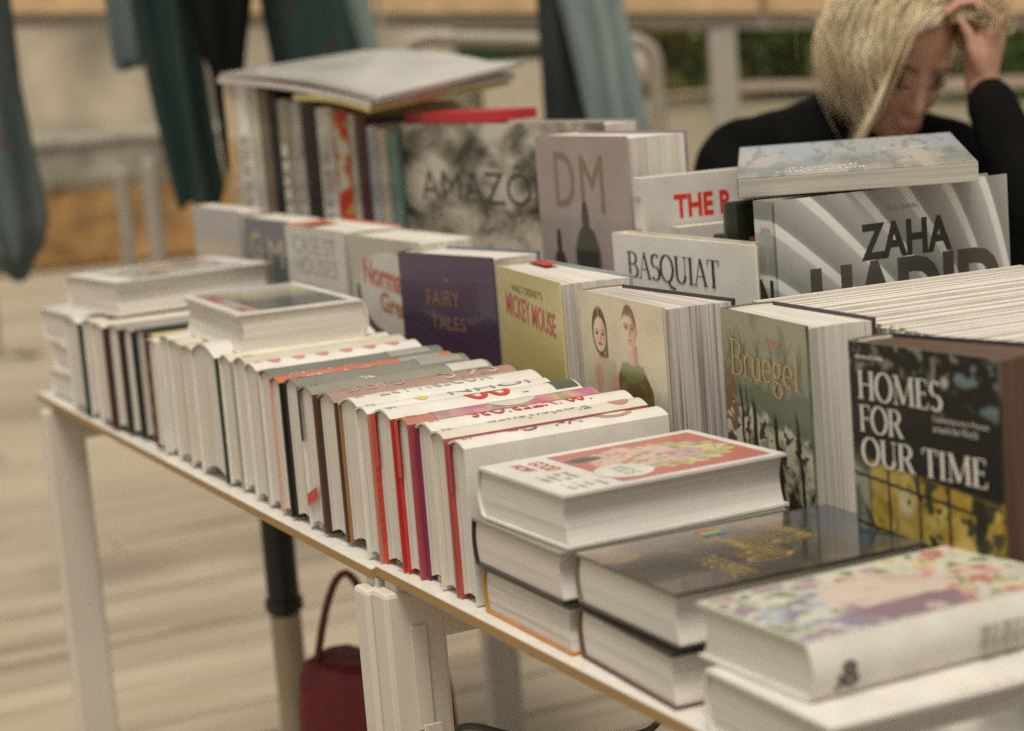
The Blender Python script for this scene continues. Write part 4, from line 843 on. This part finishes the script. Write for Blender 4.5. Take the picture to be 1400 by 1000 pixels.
# mauve band book
DT = .062
o = book('tall mauve grey book with two olive initials and dark figures, back row', .240, .362, DT, upright(-.483, .440, -1.5, DT), front=art('mauve'), spine=M((.30, .24, .25), .4), back=M((.28, .22, .25), .4), pages=PAGE_L, group='large books in the back row', fan=.016)
fc = o['front_cover']; ol = M((.24, .195, .12), .5)
lettering(fc, 'D', (.050, .278, .102, .343), DT+EP, ol, bold=.0); lettering(fc, 'M', (.118, .274, .178, .340), DT+EP, ol, bold=.0)
fg = M((.035, .03, .028), .5); fg2 = M((.10, .085, .06), .5)
for (fx, w_, h_, mm) in ((.050, .022, .25, fg), (.125, .034, .285, fg2), (.205, .022, .245, fg)):
    shape(fc, [(fx-w_, .003), (fx-w_*.95, h_*.80), (fx-w_*.55, h_*.88), (fx-w_*.25, h_*.90), (fx-w_*.30, h_*.945), (fx-.004, h_), (fx+.004, h_), (fx+w_*.28, h_*.945), (fx+w_*.25, h_*.90), (fx+w_*.6, h_*.88), (fx+w_, h_*.80), (fx+w_*1.05, .003)], DT+EP, mm, 'printed_figure')
    shape(fc, [(fx-w_*.9, .004), (fx-w_*.8, h_*.80), (fx+w_*.8, h_*.80), (fx+w_*.95, .004)], DT+EP*1.6, fg, 'printed_coat')
# white book with red title
TRT = .03
o = book('white book with bold red capitals beside the mauve one, back row', .235, .317, TRT, upright(-.196, .424, 82, TRT), front=M((.60, .57, .52), .4), spine=WHITE, back=WHITE, rs=.001, group='large books in the back row')
lettering(o['front_cover'], 'THE R', (.036, .270, .106, .296), TRT+EP, M((.62, .03, .02), .4), bold=.035)
q = mesh('lettering', [(-.0026, v.x, v.y) for v in fit(text_geo('THE', .03)[0], .19, .005, .262, .025)], text_geo('THE', .03)[1], M((.60, .06, .04), .4), o['spine'])
q = mesh('lettering', [(-.0026, .295-.004+v.y, v.x) for v in fit(text_geo('GOLDEN')[0], .004, 0, .027, .006)], text_geo('GOLDEN')[1], GRTX, o['spine'])
# things between: white paperback, small black and red boxes
book('white paperback standing in front of the red titled book', .14, .262, .02, upright(-.168, .450, 80, .02), front=M((.60, .57, .52), .4), soft=True, group='large books in the back row')
book('small black hardback between the red titled book and the striped one', .12, .292, .03, upright(-.045, .448, 86, .03), front=M((.03, .035, .02), .35), spine=M((.025, .028, .018), .35), rs=.004, group='large books in the back row')
book('small red book tucked behind the white serif titled book', .10, .258, .018, upright(-.015, .452, 84, .018), front=M((.45, .10, .07), .35), group='large books in the back row')
book('dark book with blue top tucked behind the white serif titled book', .08, .255, .016, upright(-.11, .462, 70, .016), front=M((.09, .08, .06), .4), spine=M((.03, .06, .16), .4), pages=M((.03, .07, .2), .5), group='large books in the back row')
# serif titled white book
BT = .022
o = book('white book with a black serif title, standing behind the second row', .290, .259, BT, upright(-.232, .402, 0, BT), front=M((.80, .765, .695), .5, .4, 0, .04), spine=WHITE, back=M((.58, .54, .47), .4), rs=.001, pages=M((.62, .55, .40), .7), group='large books in the back row')
lettering(o['front_cover'], 'BASQUIAT', (.032, .203, .222, .241), BT+EP, INK_, serif=True, thick=.125, thin=.036, space=-.01)
lettering(o['front_cover'], 'Leonhard Emmerling', (.092, .192, .168, .199), BT+EP, GRTX)
# striped architecture book
ZT = .034
o = book('large silver striped book with heavy black capitals, standing at the right', .275, .302, ZT, upright(.082, .412, 88, ZT), front=art('rays'), spine=art('rays'), back=GREY, rs=.0, group='large books in the back row', b=.003)
fc = o['front_cover']; hv = M((.022, .021, .018), .35)
lettering(fc, 'ZAHA', (.096, .233, .204, .269), ZT+EP, hv, bold=.032); lettering(fc, 'HADID', (.036, .162, .262, .2320), ZT+EP, M((.075, .068, .055), .35), bold=.04)
lettering(fc, 'Philip Jodidio', (.128, .278, .165, .285), ZT+EP, GRTX)
for body, y0, y1 in (('N', .185, .225), ('A', .135, .175)):
    V, F = text_geo(body, .03); V = fit(V, .004, y0, .030, y1); mesh('lettering', [(-.0041, v.y, v.x) for v in V], F, hv, o['spine'])
V, F = text_geo('Jodidio'); V = fit(V, .012, .27, .030, .277); mesh('lettering', [(-.0041, v.y, v.x) for v in V], F, GRTX, o['spine'])
# paperback lying across it
pyaw = 57; PT = .019
o = book('glossy paperback with a street picture lying on the striped book', .232, .30, PT, flat(.030, .405, .3045, pyaw, Matrix.Rotation(R(2.7), 4, 'X')), front=art('street'), back=GREY, spine=GREY, soft=True, pages=page_mat((.46, .44, .38), (.30, .28, .24), .5, 500), name='paperback', group='large books in the back row')
lettering(o['front_cover'], 'RIXDY SUMO.', (.035, .022, .125, .036), PT+EP, PALE, bold=.01, rot=math.pi); lettering(o['front_cover'], 'welcome to', (.045, .038, .120, .050), PT+EP, PALE, bold=.01, rot=math.pi); lettering(o['front_cover'], 'the world!', (.050, .052, .120, .064), PT+EP, PALE, bold=.01, rot=math.pi)
bars(o['front_cover'], .150, .17, .19, .182, PT+EP, PALE, 1, 12)
# block of identical magazines, spines to the front
rn = random.Random(11); x = .128; k = 0
mp1 = page_mat((.76, .71, .63), (.46, .42, .37), .7, 900); mp2 = page_mat((.72, .66, .60), (.50, .45, .42), .6, 900); spg = M((.33, .32, .24), .45, .4, 0, .15, 40); mcv = M((.62, .57, .50), .35)
while x < .80:
    th = rn.uniform(.0055, .0105); y0 = .352-.085*(x-.128)+rn.uniform(-.003, .003)
    o = book(('sage spined paperback at the far end of the block, touching the striped book' if k == 0 else 'thin sage spined paperback packed upright in the block at the right'), .30, .2145+rn.uniform(-.002, .002), th-.0006, spine_out(x, y0, -4), front=mcv, back=mcv, spine=spg, pages=rn.choice((mp1, mp2, mp1)), soft=True, rs=.0022, group='sage spined paperbacks packed upright', name='paperback')
    x += th; k += 1

# ------------------------------------------------------------------ flat stacks on the near table
gA = 'flat books stacked on the near table'
o = book('dark covered book with orange boards at the bottom of the left stack', .160, .205, .040, flat(.219, .013, 0, -.8), front=M((.05, .045, .035), .35), back=M((.48, .20, .05), .4), spine=M((.42, .22, .05), .4), pages=PAGE_L, group=gA)
o = book('grey and black book second from the bottom of the left stack', .163, .208, .0405, flat(.212, .010, .0412, -.6), front=M((.22, .21, .17), .3, .5, .4), back=M((.035, .03, .025), .35), spine=M((.02, .018, .015), .35), pages=page_mat((.67, .62, .56), (.55, .5, .44), .2, 500), group=gA)
o = book('thick white book with a red comic cover, on top of the left stack', .150, .206, .0435, flat(.224, .014, .0825, 1.0), front=WHITE, pages=page_mat((.70, .65, .60), (.50, .455, .41), .6, 500), rs=.007, group=gA)
fc, z = o['front_cover'], o['T']
def paint_comic(x, y):
    c = (.55, .13, .09); n1 = fb_(x, y, 55); n2 = fb_(x, y, 120, 3)
    a = math.atan2(y-.135, x-.078); rr_ = math.hypot((x-.078)/1.0, (y-.135)/1.25)
    st_ = 1-smst(.044, .047, rr_+.0035*math.sin(a*19)); c = mixc(c, mixc((.62, .55, .20), (.45, .43, .16), smst(-.2, .4, n1)), st_)
    fig = 1-smst(.98, 1.02, math.hypot((x-.066)/.040, (y-.118)/.046)+.25*n1); c = mixc(c, mixc((.66, .43, .32), (.60, .42, .40), smst(0, .5, n1)), fig)
    c = mixc(c, (.50, .30, .36), .8*el_(x, y, .085, .150, .020, .016, .5)); c = mixc(c, (.25, .30, .14), .8*smst(.28, .38, n2)*st_); c = mixc(c, (.10, .07, .05), .8*(1-smst(.02, .06, abs(n1-.08)))*max(st_, fig)*smst(-.1, .2, n2))
    c = mixc(c, (.10, .09, .08), el_(x, y, .045, .076, .010, .016, .3)); c = mixc(c, (.52, .12, .09), .8*smst(.35, .45, fb_(x, y, 90, 9))*fig)
    return c
picture(fc, .012, .058, .142, .197, z+EP*.7, paint_comic, .0013, sat=.72)
shape(fc, ell(.108, .078, .026, .024), z+EP*1.5, M((.62, .60, .53), .45), 'round_emblem'); lettering(fc, 'KIDS', (.092, .072, .124, .086), z+EP*2, M((.28, .34, .30), .5))
lettering(fc, 'HOW', (.020, .018, .052, .030), z+EP, M((.55, .16, .13), .5), bold=.02); lettering(fc, 'GOOD', (.020, .034, .062, .048), z+EP, M((.55, .16, .13), .5), bold=.02); bars(fc, .075, .012, .10, .045, z+EP, M((.40, .36, .33), .5), 4, 8); bars(fc, .115, .014, .138, .05, z+EP, M((.50, .44, .42), .5), 4, 8)
o = book('book with black edged covers at the bottom of the middle stack', .155, .225, .041, flat(.386, .016, 0, -3), front=BLACK, back=M((.10, .035, .03), .4), spine=BROWN, pages=page_mat((.68, .635, .57), (.50, .46, .39), .35, 420), group=gA)
o = book('dark glossy book with faded gold lettering on top of the middle stack', .154, .228, .041, flat(.386, .017, .042, -.8), front=art('gloss'), back=M((.05, .035, .03), .35), spine=M((.16, .15, .12), .35), pages=page_mat((.68, .635, .57), (.56, .52, .46), .2, 500), group=gA)
fc, z = o['front_cover'], o['T']; gd = M((.36, .25, .09), .3)
V, F = text_geo('AND', .0); lettering(fc, 'AND', (.086, .085, .118, .125), z+EP, gd, rot=0); lettering(fc, 'THE EMPIRE', (.080, .055, .142, .075), z+EP, gd, rot=R(0)); lettering(fc, 'GOLDEN', (.045, .10, .085, .165), z+EP, gd)
sx = (((.30, .05, .04)), (.35, .20, .03), (.30, .32, .08), (.06, .22, .12), (.05, .10, .25))
for k, c_ in enumerate(sx): MB().box((.008+.004*k, .10, z+.0001), (.012+.004*k, .118, z+.0003)).build('rainbow_sticker', M(c_, .4), fc)
o = book('white book at the bottom of the right stack under the flowered one', .150, .235, .0445, flat(.593, .004, 0, -1), front=WHITE, back=WHITE, pages=PAGE, group=gA)
[bars(o['front_cover'], .1425, .10+k*.012, .1455, .109+k*.012, o['T']+EP, M((.52, .26, .17), .5), 3, k) for k in range(5)]
o = book('white spined book with a flowered cover on top of the right stack', .128, .222, .0385, flat(.692, .2385, .0455, 181.5), front=M((.52, .53, .42), .35), back=WHITE, spine=M((.62, .58, .52), .4), pages=PAGE, rs=.007, group=gA)
rnf = random.Random(8); FL = []
for k in range(95):
    fx, fy = rnf.uniform(.004, .124), rnf.uniform(.004, .218)
    if .028 < fx < .095 and .070 < fy < .150: continue
    pal = ((.20, .17, .36), (.30, .14, .24), (.26, .16, .28), (.33, .36, .52)) if fy > .14 else ((.55, .09, .10), (.60, .30, .28), (.60, .48, .16), (.62, .50, .42)) if fy < .09 else ((.42, .20, .28), (.58, .36, .34), (.60, .52, .22), (.30, .16, .22))
    FL.append((fx, fy, rnf.uniform(.005, .013), rnf.choice(pal), rnf.uniform(0, 6), rnf.choice((5, 6, 7))))
def paint_floral(x, y):
    n1 = fb_(x, y, 40); c = mixc((.52, .54, .40), (.60, .56, .44), smst(-.3, .4, n1)); c = mixc(c, (.20, .26, .10), smst(.12, .3, fb_(x, y, 80, 6)))
    c = mixc(c, mixc((.64, .48, .39), (.58, .37, .33), smst(-.2, .5, fb_(x, y, 30, 2))), 1-smst(.9, 1.05, math.hypot((x-.062)/.040, (y-.108)/.052)+.2*n1))
    c = mixc(c, (.27, .15, .21), (1-smst(.9, 1.1, math.hypot((x-.020)/.020, (y-.125)/.060)+.3*n1)))
    for fx, fy, fr, fc_, ph_, np_ in FL:
        dx, dy = x-fx, y-fy
        if abs(dx) > fr*1.3 or abs(dy) > fr*1.3: continue
        rd = math.hypot(dx, dy)/fr; an = math.atan2(dy, dx); pet = 1-smst(.72, .92, rd/(.78+.24*math.cos(np_*an+ph_)))
        c = mixc(c, mixc(fc_, (min(1, fc_[0]*1.6), min(1, fc_[1]*1.6), min(1, fc_[2]*1.6)), smst(.3, .9, rd)*.6+.2*math.cos(np_*an+ph_)), pet); c = mixc(c, (.52, .40, .08), 1-smst(.12, .22, rd))
    b_ = min(x, .128-x, y, .222-y); return mixc((.50, .52, .42), c, smst(.0025, .004, b_))
picture(o['front_cover'], 0, 0, .128, .222, o['T']+EP, paint_floral, .0011, sat=.66)
V, F = text_geo('&', .03); V = fit(V, .186, .12, .206, .62); mesh('ornament', [(-.007*math.sin(math.pi*v.y)-.0006, v.x, v.y*.0385) for v in V], F, M((.07, .06, .045), .5), o['spine'])
for k in range(7): MB().box((-.0078, .05+k*.006, .006), (-.0066, .052+k*.006+.0012*(k % 3), .024)).build('spine_print', M((.36, .33, .28), .5), o['spine'])
o = book('flat book with a grey photograph on its cover at the bottom right corner', .16, .24, .030, flat(.748, -.012, 0, -1.5), front=art('bw'), back=WHITE, spine=WHITE, pages=PAGE, group=gA)
#PART4
# ------------------------------------------------------------------ the seller: seated behind the stall, head on hand
def W3(s, z, dd): return P(s, z, dd)
H0 = Vector((.6065, 1.138, 3.024))                                   # centre of the head: sideways, height, distance
def hd(v): return Vector(v)
ya, pt = R(14), R(29)
hf = Vector((math.sin(ya)*math.cos(pt), -math.sin(pt), -math.cos(ya)*math.cos(pt)))   # face direction in (s, z, d)
hr_ = Vector((math.cos(ya), 0, math.sin(ya)))                        # towards the image right
hu = Vector((math.sin(ya)*math.sin(pt), math.cos(pt), -math.cos(ya)*math.sin(pt)))
tl = R(8); hr_, hu = hr_*math.cos(tl)-hu*math.sin(tl), hu*math.cos(tl)+hr_*math.sin(tl)          # head leans into the hand
def HP(a, b_, c): v = H0+hr_*a+hu*b_+hf*c; return W3(v.x, v.y, v.z)   # right, up, forward in the head's frame
_bm = bmesh.new(); bmesh.ops.create_icosphere(_bm, subdivisions=2, radius=1); _bm.verts.index_update()
USV = [v.co.copy() for v in _bm.verts]; USF = [tuple(v.index for v in q.verts) for q in _bm.faces]; _bm.free()
class Blob:
    def __init__(s): s.V, s.F = [], []
    def ball(s, p, rad, mtx=None):
        i = len(s.V)
        if mtx is None and not isinstance(rad, tuple): s.V += [v*rad+p for v in USV]
        else:
            m = Matrix.Translation(p) @ (mtx or Matrix.Identity(4)) @ Matrix.Diagonal((*(rad if isinstance(rad, tuple) else (rad,)*3), 1)); s.V += [m @ v for v in USV]
        s.F += [(a+i, b_+i, c+i) for a, b_, c in USF]
    def bone(s, p, q, r0, r1):
        p, q = Vector(p), Vector(q); n = max(2, int((q-p).length/(min(r0, r1)*.5)))
        for k in range(n+1): t_ = k/n; s.ball(p.lerp(q, t_), r0+(r1-r0)*t_)
    def chain(s, pts, rs):
        for a, b_, ra_, rb in zip(pts, pts[1:], rs, rs[1:]): s.bone(a, b_, ra_, rb)
    def mesh(s, voxel, smooth=4):
        me = bpy.data.meshes.new('blob'); me.from_pydata([tuple(v) for v in s.V], [], s.F); o = bpy.data.objects.new('blob', me); link(o)
        m = o.modifiers.new('r', 'REMESH'); m.mode = 'VOXEL'; m.voxel_size = voxel
        m2 = o.modifiers.new('s', 'SMOOTH'); m2.iterations = smooth; m2.factor = .5
        bpy.context.view_layer.update(); out = bpy.data.meshes.new_from_object(o.evaluated_get(bpy.context.evaluated_depsgraph_get()))
        bpy.data.objects.remove(o); bpy.data.meshes.remove(me)
        for p in out.polygons: p.use_smooth = True
        return out
hm = basis(tuple(RT*hr_.x+FW*hr_.z+Vector((0, 0, hr_.y))), tuple(RT*hu.x+FW*hu.z+Vector((0, 0, hu.y))), tuple(RT*hf.x+FW*hf.z+Vector((0, 0, hf.y))), (0, 0, 0))
def body_blob():
    b = Blob()
    b.ball(HP(0, .034, -.012), (.073, .092, .094), hm)                # skull
    b.ball(HP(0, -.020, .018), (.063, .082, .066), hm)                # face
    b.ball(HP(0, -.075, .040), (.043, .036, .042), hm)                # jaw and chin
    b.ball(HP(0, -.100, .058), (.018, .015, .016), hm)
    for sx in (-1, 1):
        b.ball(HP(sx*.033, -.030, .050), (.021, .022, .021), hm)      # cheeks
        b.ball(HP(sx*.026, .025, .066), (.024, .012, .013), hm)       # brow
        b.ball(HP(sx*.074, -.006, -.008), (.008, .031, .018), hm)     # ears
    b.chain([HP(0, .014, .078), HP(0, -.014, .087), HP(0, -.034, .093)], [.0085, .0095, .0115])   # nose
    for sx in (-1, 1): b.ball(HP(sx*.011, -.037, .083), (.0085, .0075, .010), hm)
    b.ball(HP(0, -.060, .082), (.022, .007, .010), hm); b.ball(HP(0, -.070, .080), (.019, .007, .010), hm)
    nb = W3(.535, 1.015, 3.115)
    b.chain([HP(0, -.03, -.03), nb, W3(.535, .95, 3.15)], [.056, .055, .075])
    # trunk
    b.chain([W3(.535, .94, 3.15), W3(.545, .80, 3.20), W3(.55, .64, 3.26), W3(.55, .52, 3.30)], [.10, .115, .105, .125])
    b.chain([W3(.40, .985, 3.13), W3(.535, .99, 3.15), W3(.685, .965, 3.14)], [.062, .075, .062])
    # arm holding the head
    el = W3(.785, .835, 2.86)
    b.chain([W3(.690, .965, 3.13), el], [.052, .042]); b.chain([el, W3(.745, .97, 2.90), W3(.711, 1.095, 2.955)], [.042, .036, .0245])
    wr = W3(.711, 1.095, 2.955); b.chain([wr, W3(.715, 1.135, 2.960), W3(.728, 1.170, 2.962)], [.0245, .030, .028])
    for k in range(4):
        dz = (-.030, -.010, .010, .029)[k]; L = (.9, 1.0, 1.0, .82)[k]
        kn = W3(.735+.003*(k == 1), 1.186+.004*(k in (1, 2)), 2.962+dz)
        b.chain([W3(.722, 1.15, 2.962+dz*.6), kn, W3(.735-.034*L, 1.186+.030*L, 2.962+dz*1.02), W3(.735-.062*L, 1.186+.028*L, 2.964+dz), W3(.735-.082*L, 1.186+.012*L, 2.968+dz)], [.0115, .0095, .0082, .0075, .0062])
    b.chain([W3(.706, 1.118, 2.940), W3(.696, 1.142, 2.930), W3(.690, 1.168, 2.928), W3(.680, 1.188, 2.930)], [.0140, .0110, .0092, .0072])
    # other arm, in the lap
    b.chain([W3(.385, .985, 3.12), W3(.335, .78, 3.03), W3(.50, .60, 2.93)], [.052, .042, .028]); b.chain([W3(.50, .60, 2.93), W3(.545, .59, 2.905)], [.027, .030])
    for k in range(4): b.chain([W3(.545, .595-.012*k, 2.905+.006*k), W3(.585, .592-.013*k, 2.89+.008*k), W3(.61, .575-.012*k, 2.89+.008*k)], [.010, .009, .0075])
    # legs, seated
    for s0, s1 in ((.47, .42), (.63, .72)):
        b.chain([W3(s0, .50, 3.28), W3(s1, .50, 2.88), W3(s1+.01, .09, 2.93)], [.085, .060, .040]); b.chain([W3(s1+.01, .045, 2.95), W3(s1+.02, .035, 2.77)], [.036, .030])
    return b
t = NT('skin'); c = t.ramp(t.noise(22, detail=4), [(.3, (.42, .215, .145)), (.7, (.56, .33, .235))]); t.b.inputs['Subsurface Weight'].default_value = .12; t.b.inputs['Subsurface Radius'].default_value = (.012, .005, .003); skinm = t.done(c, .48, .45)
person = empty('person', Matrix.Identity(4), 'fair haired person in a black jumper, leaning the head on one hand behind the books', 'person')
mobj('body', body_blob().mesh(.0055, 5), skinm, person)
b = Blob()                                                            # jumper
b.chain([W3(.535, .995, 3.135), W3(.535, .94, 3.155), W3(.545, .80, 3.20), W3(.55, .64, 3.26), W3(.55, .56, 3.29)], [.085, .118, .135, .130, .145])
b.chain([W3(.385, .990, 3.125), W3(.535, 1.005, 3.145), W3(.69, .970, 3.135)], [.078, .092, .078])
b.chain([W3(.690, .965, 3.13), W3(.785, .835, 2.86)], [.070, .056]); b.chain([W3(.785, .835, 2.86), W3(.748, .965, 2.895), W3(.719, 1.075, 2.945)], [.058, .050, .034])
b.chain([W3(.375, .985, 3.12), W3(.330, .78, 3.03), W3(.48, .615, 2.94)], [.076, .060, .040])
b.chain([HP(0, -.075, -.045), W3(.535, 1.02, 3.12)], [.064, .072])   # collar
jm = b.mesh(.010, 3)
t = NT('black_knit'); wv = t.n('ShaderNodeTexWave'); wv.inputs['Scale'].default_value = 90; wv.inputs['Distortion'].default_value = 2; t.bump(wv.outputs['Fac'], .3, .002); c = t.ramp(t.noise(9, detail=5), [(.3, (.004, .0036, .0034)), (.75, (.011, .010, .0095))]); jmat = t.done(c, .95, .06)
for v in jm.vertices: v.co += v.normal*(.006*noise.noise(v.co*11)+.003*noise.noise(v.co*30))
mobj('jumper', jm, jmat, person)
b = Blob()
b.ball(W3(.55, .53, 3.30), (.165, .15, .11))
for s0, s1 in ((.47, .42), (.63, .72)): b.chain([W3(s0, .50, 3.28), W3(s1, .50, 2.88), W3(s1+.01, .12, 2.93)], [.098, .074, .062])
mobj('trousers', b.mesh(.012, 3), M((.02, .022, .03), .85), person)
b = Blob()
for s1 in (.43, .73): b.chain([W3(s1, .045, 2.96), W3(s1+.01, .040, 2.75)], [.046, .040])
sm = b.mesh(.01, 3)
for v in sm.vertices: v.co.z = max(v.co.z, .002)
mobj('shoes', sm, M((.03, .025, .02), .5), person)
# eyes, lids, brows, lips
for sx in (-1, 1):
    e = MB(); m = Matrix.Translation(HP(sx*.031, .003, .0640)) @ hm
    e.lathe([(.0, -.0115), (.008, -.008), (.0115, 0), (.008, .008), (.0, .0115)], 14, m); e.build('eye', M((.10, .07, .06), .25), person, True)
    pts = [HP(sx*(.014+.034*k/8), -.003-.004*math.sin(math.pi*k/8), .0775-.010*(k/8)**2) for k in range(9)]; MB().tube(pts, .0014, 6).build('eyelashes', M((.02, .012, .01), .7), person)
    pts = [HP(sx*(.012+.038*k/8), .022+.005*math.sin(math.pi*k/8), .0825-.016*(k/8)**2) for k in range(9)]; MB().tube(pts, [.0018+.0022*math.sin(math.pi*(k+1)/10) for k in range(9)], 6).build('eyebrow', M((.16, .09, .05), .8), person)
pts = [HP(-.021+.042*k/10, -.0645-.002*math.cos(math.pi*(k-5)/5), .0915-.010*((k-5)/5)**2) for k in range(11)]
MB().tube(pts, [.001+.0035*math.sin(math.pi*k/10) for k in range(11)], 6).build('lips', M((.36, .10, .085), .45), person, True)
# hair: strands grown over the skull, parted on the right of the forehead, falling to the left and lifted by the hand on the right
rn = random.Random(21); SC = HP(0, .034, -.012); ax = [Vector([hm[i][j] for i in range(3)]) for j in range(3)]; rad3 = (.079, .098, .100)
def out_of_skull(p, k=1.0):
    q = p-SC; l = Vector([q.dot(ax[j])/(rad3[j]*k) for j in range(3)]); L = l.length
    return p if L >= 1 else SC+sum((ax[j]*(l[j]/L*rad3[j]*k) for j in range(3)), Vector())
def out_of_face(p):
    q = p-HP(0, -.03, .02); l = Vector([q.dot(ax[j])/(.071, .095, .072)[j] for j in range(3)]); L = l.length
    return p if L >= 1 else HP(0, -.03, .02)+sum((ax[j]*(l[j]/L*(.071, .095, .072)[j]) for j in range(3)), Vector())
hair = MB(); G = Vector((0, 0, -1)); part = .020
n_str = 0
while n_str < 4600:
    v = Vector((rn.gauss(0, 1), rn.gauss(0, 1), rn.gauss(0, 1))).normalized()     # right, up, forward
    if v.y < -.45 or (v.z > .62 and v.y < .60) or (v.z > .25 and v.y < .10): continue
    p = SC+sum((ax[j]*(v[j]*rad3[j]) for j in range(3)), Vector()); a_ = v.x*rad3[0]
    right = a_ > part and v.z > -.35; rback = a_ > part and not right
    lock = rn.random(); n_str += 1
    side = ax[0]*(1 if right or rback else -1)
    seg = 13; L = ((.185 if v.z > .0 else .150)+.03*rn.random()) if not right else (.085+.025*rn.random()); step = L/seg
    d_ = (side*.8+ax[1]*.25+ax[2]*(.35 if v.z > .2 else -.3)+Vector((rn.gauss(0, .10), rn.gauss(0, .10), rn.gauss(0, .10)))).normalized()
    pts = [p.copy()]; kk = 1.04+(.22 if v.x < 0 else .10)*rn.random()+(.12*rn.random() if right else 0)
    for s_ in range(seg):
        if right: pull = (W3(.688, 1.192+.03*lock, 2.945+.04*lock)-p); g_ = pull*9
        else: g_ = G*(.55+.04*s_)+ax[2]*(.10 if v.z > .1 else -.03)
        d_ = (d_*.72+g_*.34+Vector((rn.gauss(0, 1), rn.gauss(0, 1), rn.gauss(0, 1)))*(.022 if lock < .85 else .07)).normalized()
        if not right: nn_ = (p-SC).normalized(); d_ = (d_-nn_*max(0, d_.dot(nn_))*((.9 if s_ < 8 else .6)*(1 if lock < .8 else .55))).normalized()
        p = p+d_*step; p = out_of_skull(p, kk); p = out_of_face(p)
        q = p-Vector(HP(0, 0, 0)); a2, b2, c2 = q.dot(ax[0]), q.dot(ax[1]), q.dot(ax[2])
        if rback:
            if c2 > -.03: p -= ax[2]*(c2+.03)
        elif not right and c2 > -.03 and b2 < .095:                   # swept clear of the face
            sw = (p-Vector((CAM.x, CAM.y, 0))).dot(RT); lim = .5760+.42*(p.z-1.10)-.018*lock
            if sw > lim: p += (RT*.85+ax[0]*.25)*(lim-sw)*(1 if b2 < .075 else .6)
        elif right and c2 > .0 and b2 < .07: p += ax[1]*(.07-b2)*.7
        pts.append(p.copy())
    w0 = .0007+.0006*rn.random()
    hair.tube(pts, [w0*(1-.65*(k/seg)**2) for k in range(seg+1)], 3)
t = NT('fair_hair'); c = t.ramp(t.noise(14, detail=2), [(.30, (.56, .43, .25)), (.55, (.80, .67, .45)), (.75, (.88, .79, .61))]); hairm = t.done(c, .38, .5)
i0 = len(hair.V)                                                      # scalp under the strands
for v in USV:
    q = Vector(v); hair.V.append(SC+sum((ax[j]*(q[j]*rad3[j]*(.985 if not (q.z > .5 and q.y < .55) and q.y > -.5 else .80)) for j in range(3)), Vector()))
hair.F += [tuple(i0+k for k in q) for q in USF]
ho = hair.build('hair', hairm, person)
for p_ in ho.data.polygons: p_.use_smooth = True
# what the elbow and the seat rest on
st = empty('stool', PM @ Matrix.Translation((.55, -3.30, 0)), 'plain wooden stool on which the person in black sits', 'stool')
MB().lathe([(.17, .385), (.18, .39), (.18, .412), (.17, .417)], 24).build('seat', M((.30, .20, .11), .6), st, True)
for a in (45, 135, 225, 315): MB().tube([(.13*math.cos(R(a)), .13*math.sin(R(a)), .39), (.17*math.cos(R(a)), .17*math.sin(R(a)), .002)], .014, 8).build('leg', M((.28, .18, .10), .6), st, True)
sd_ = empty('side_table', PM @ Matrix.Translation((.84, -2.84, 0)), 'small white side table under the elbow of the person in black', 'table')
MB().rbox((-.16, -.15, .752), (.20, .15, .774), .004).build('table_top', lamm, sd_)
for a, b_ in ((-.13, -.12), (.17, -.12), (-.13, .12), (.17, .12)): MB().box((a-.014, b_-.014, 0), (a+.014, b_+.014, .7515)).build('leg', legm, sd_)
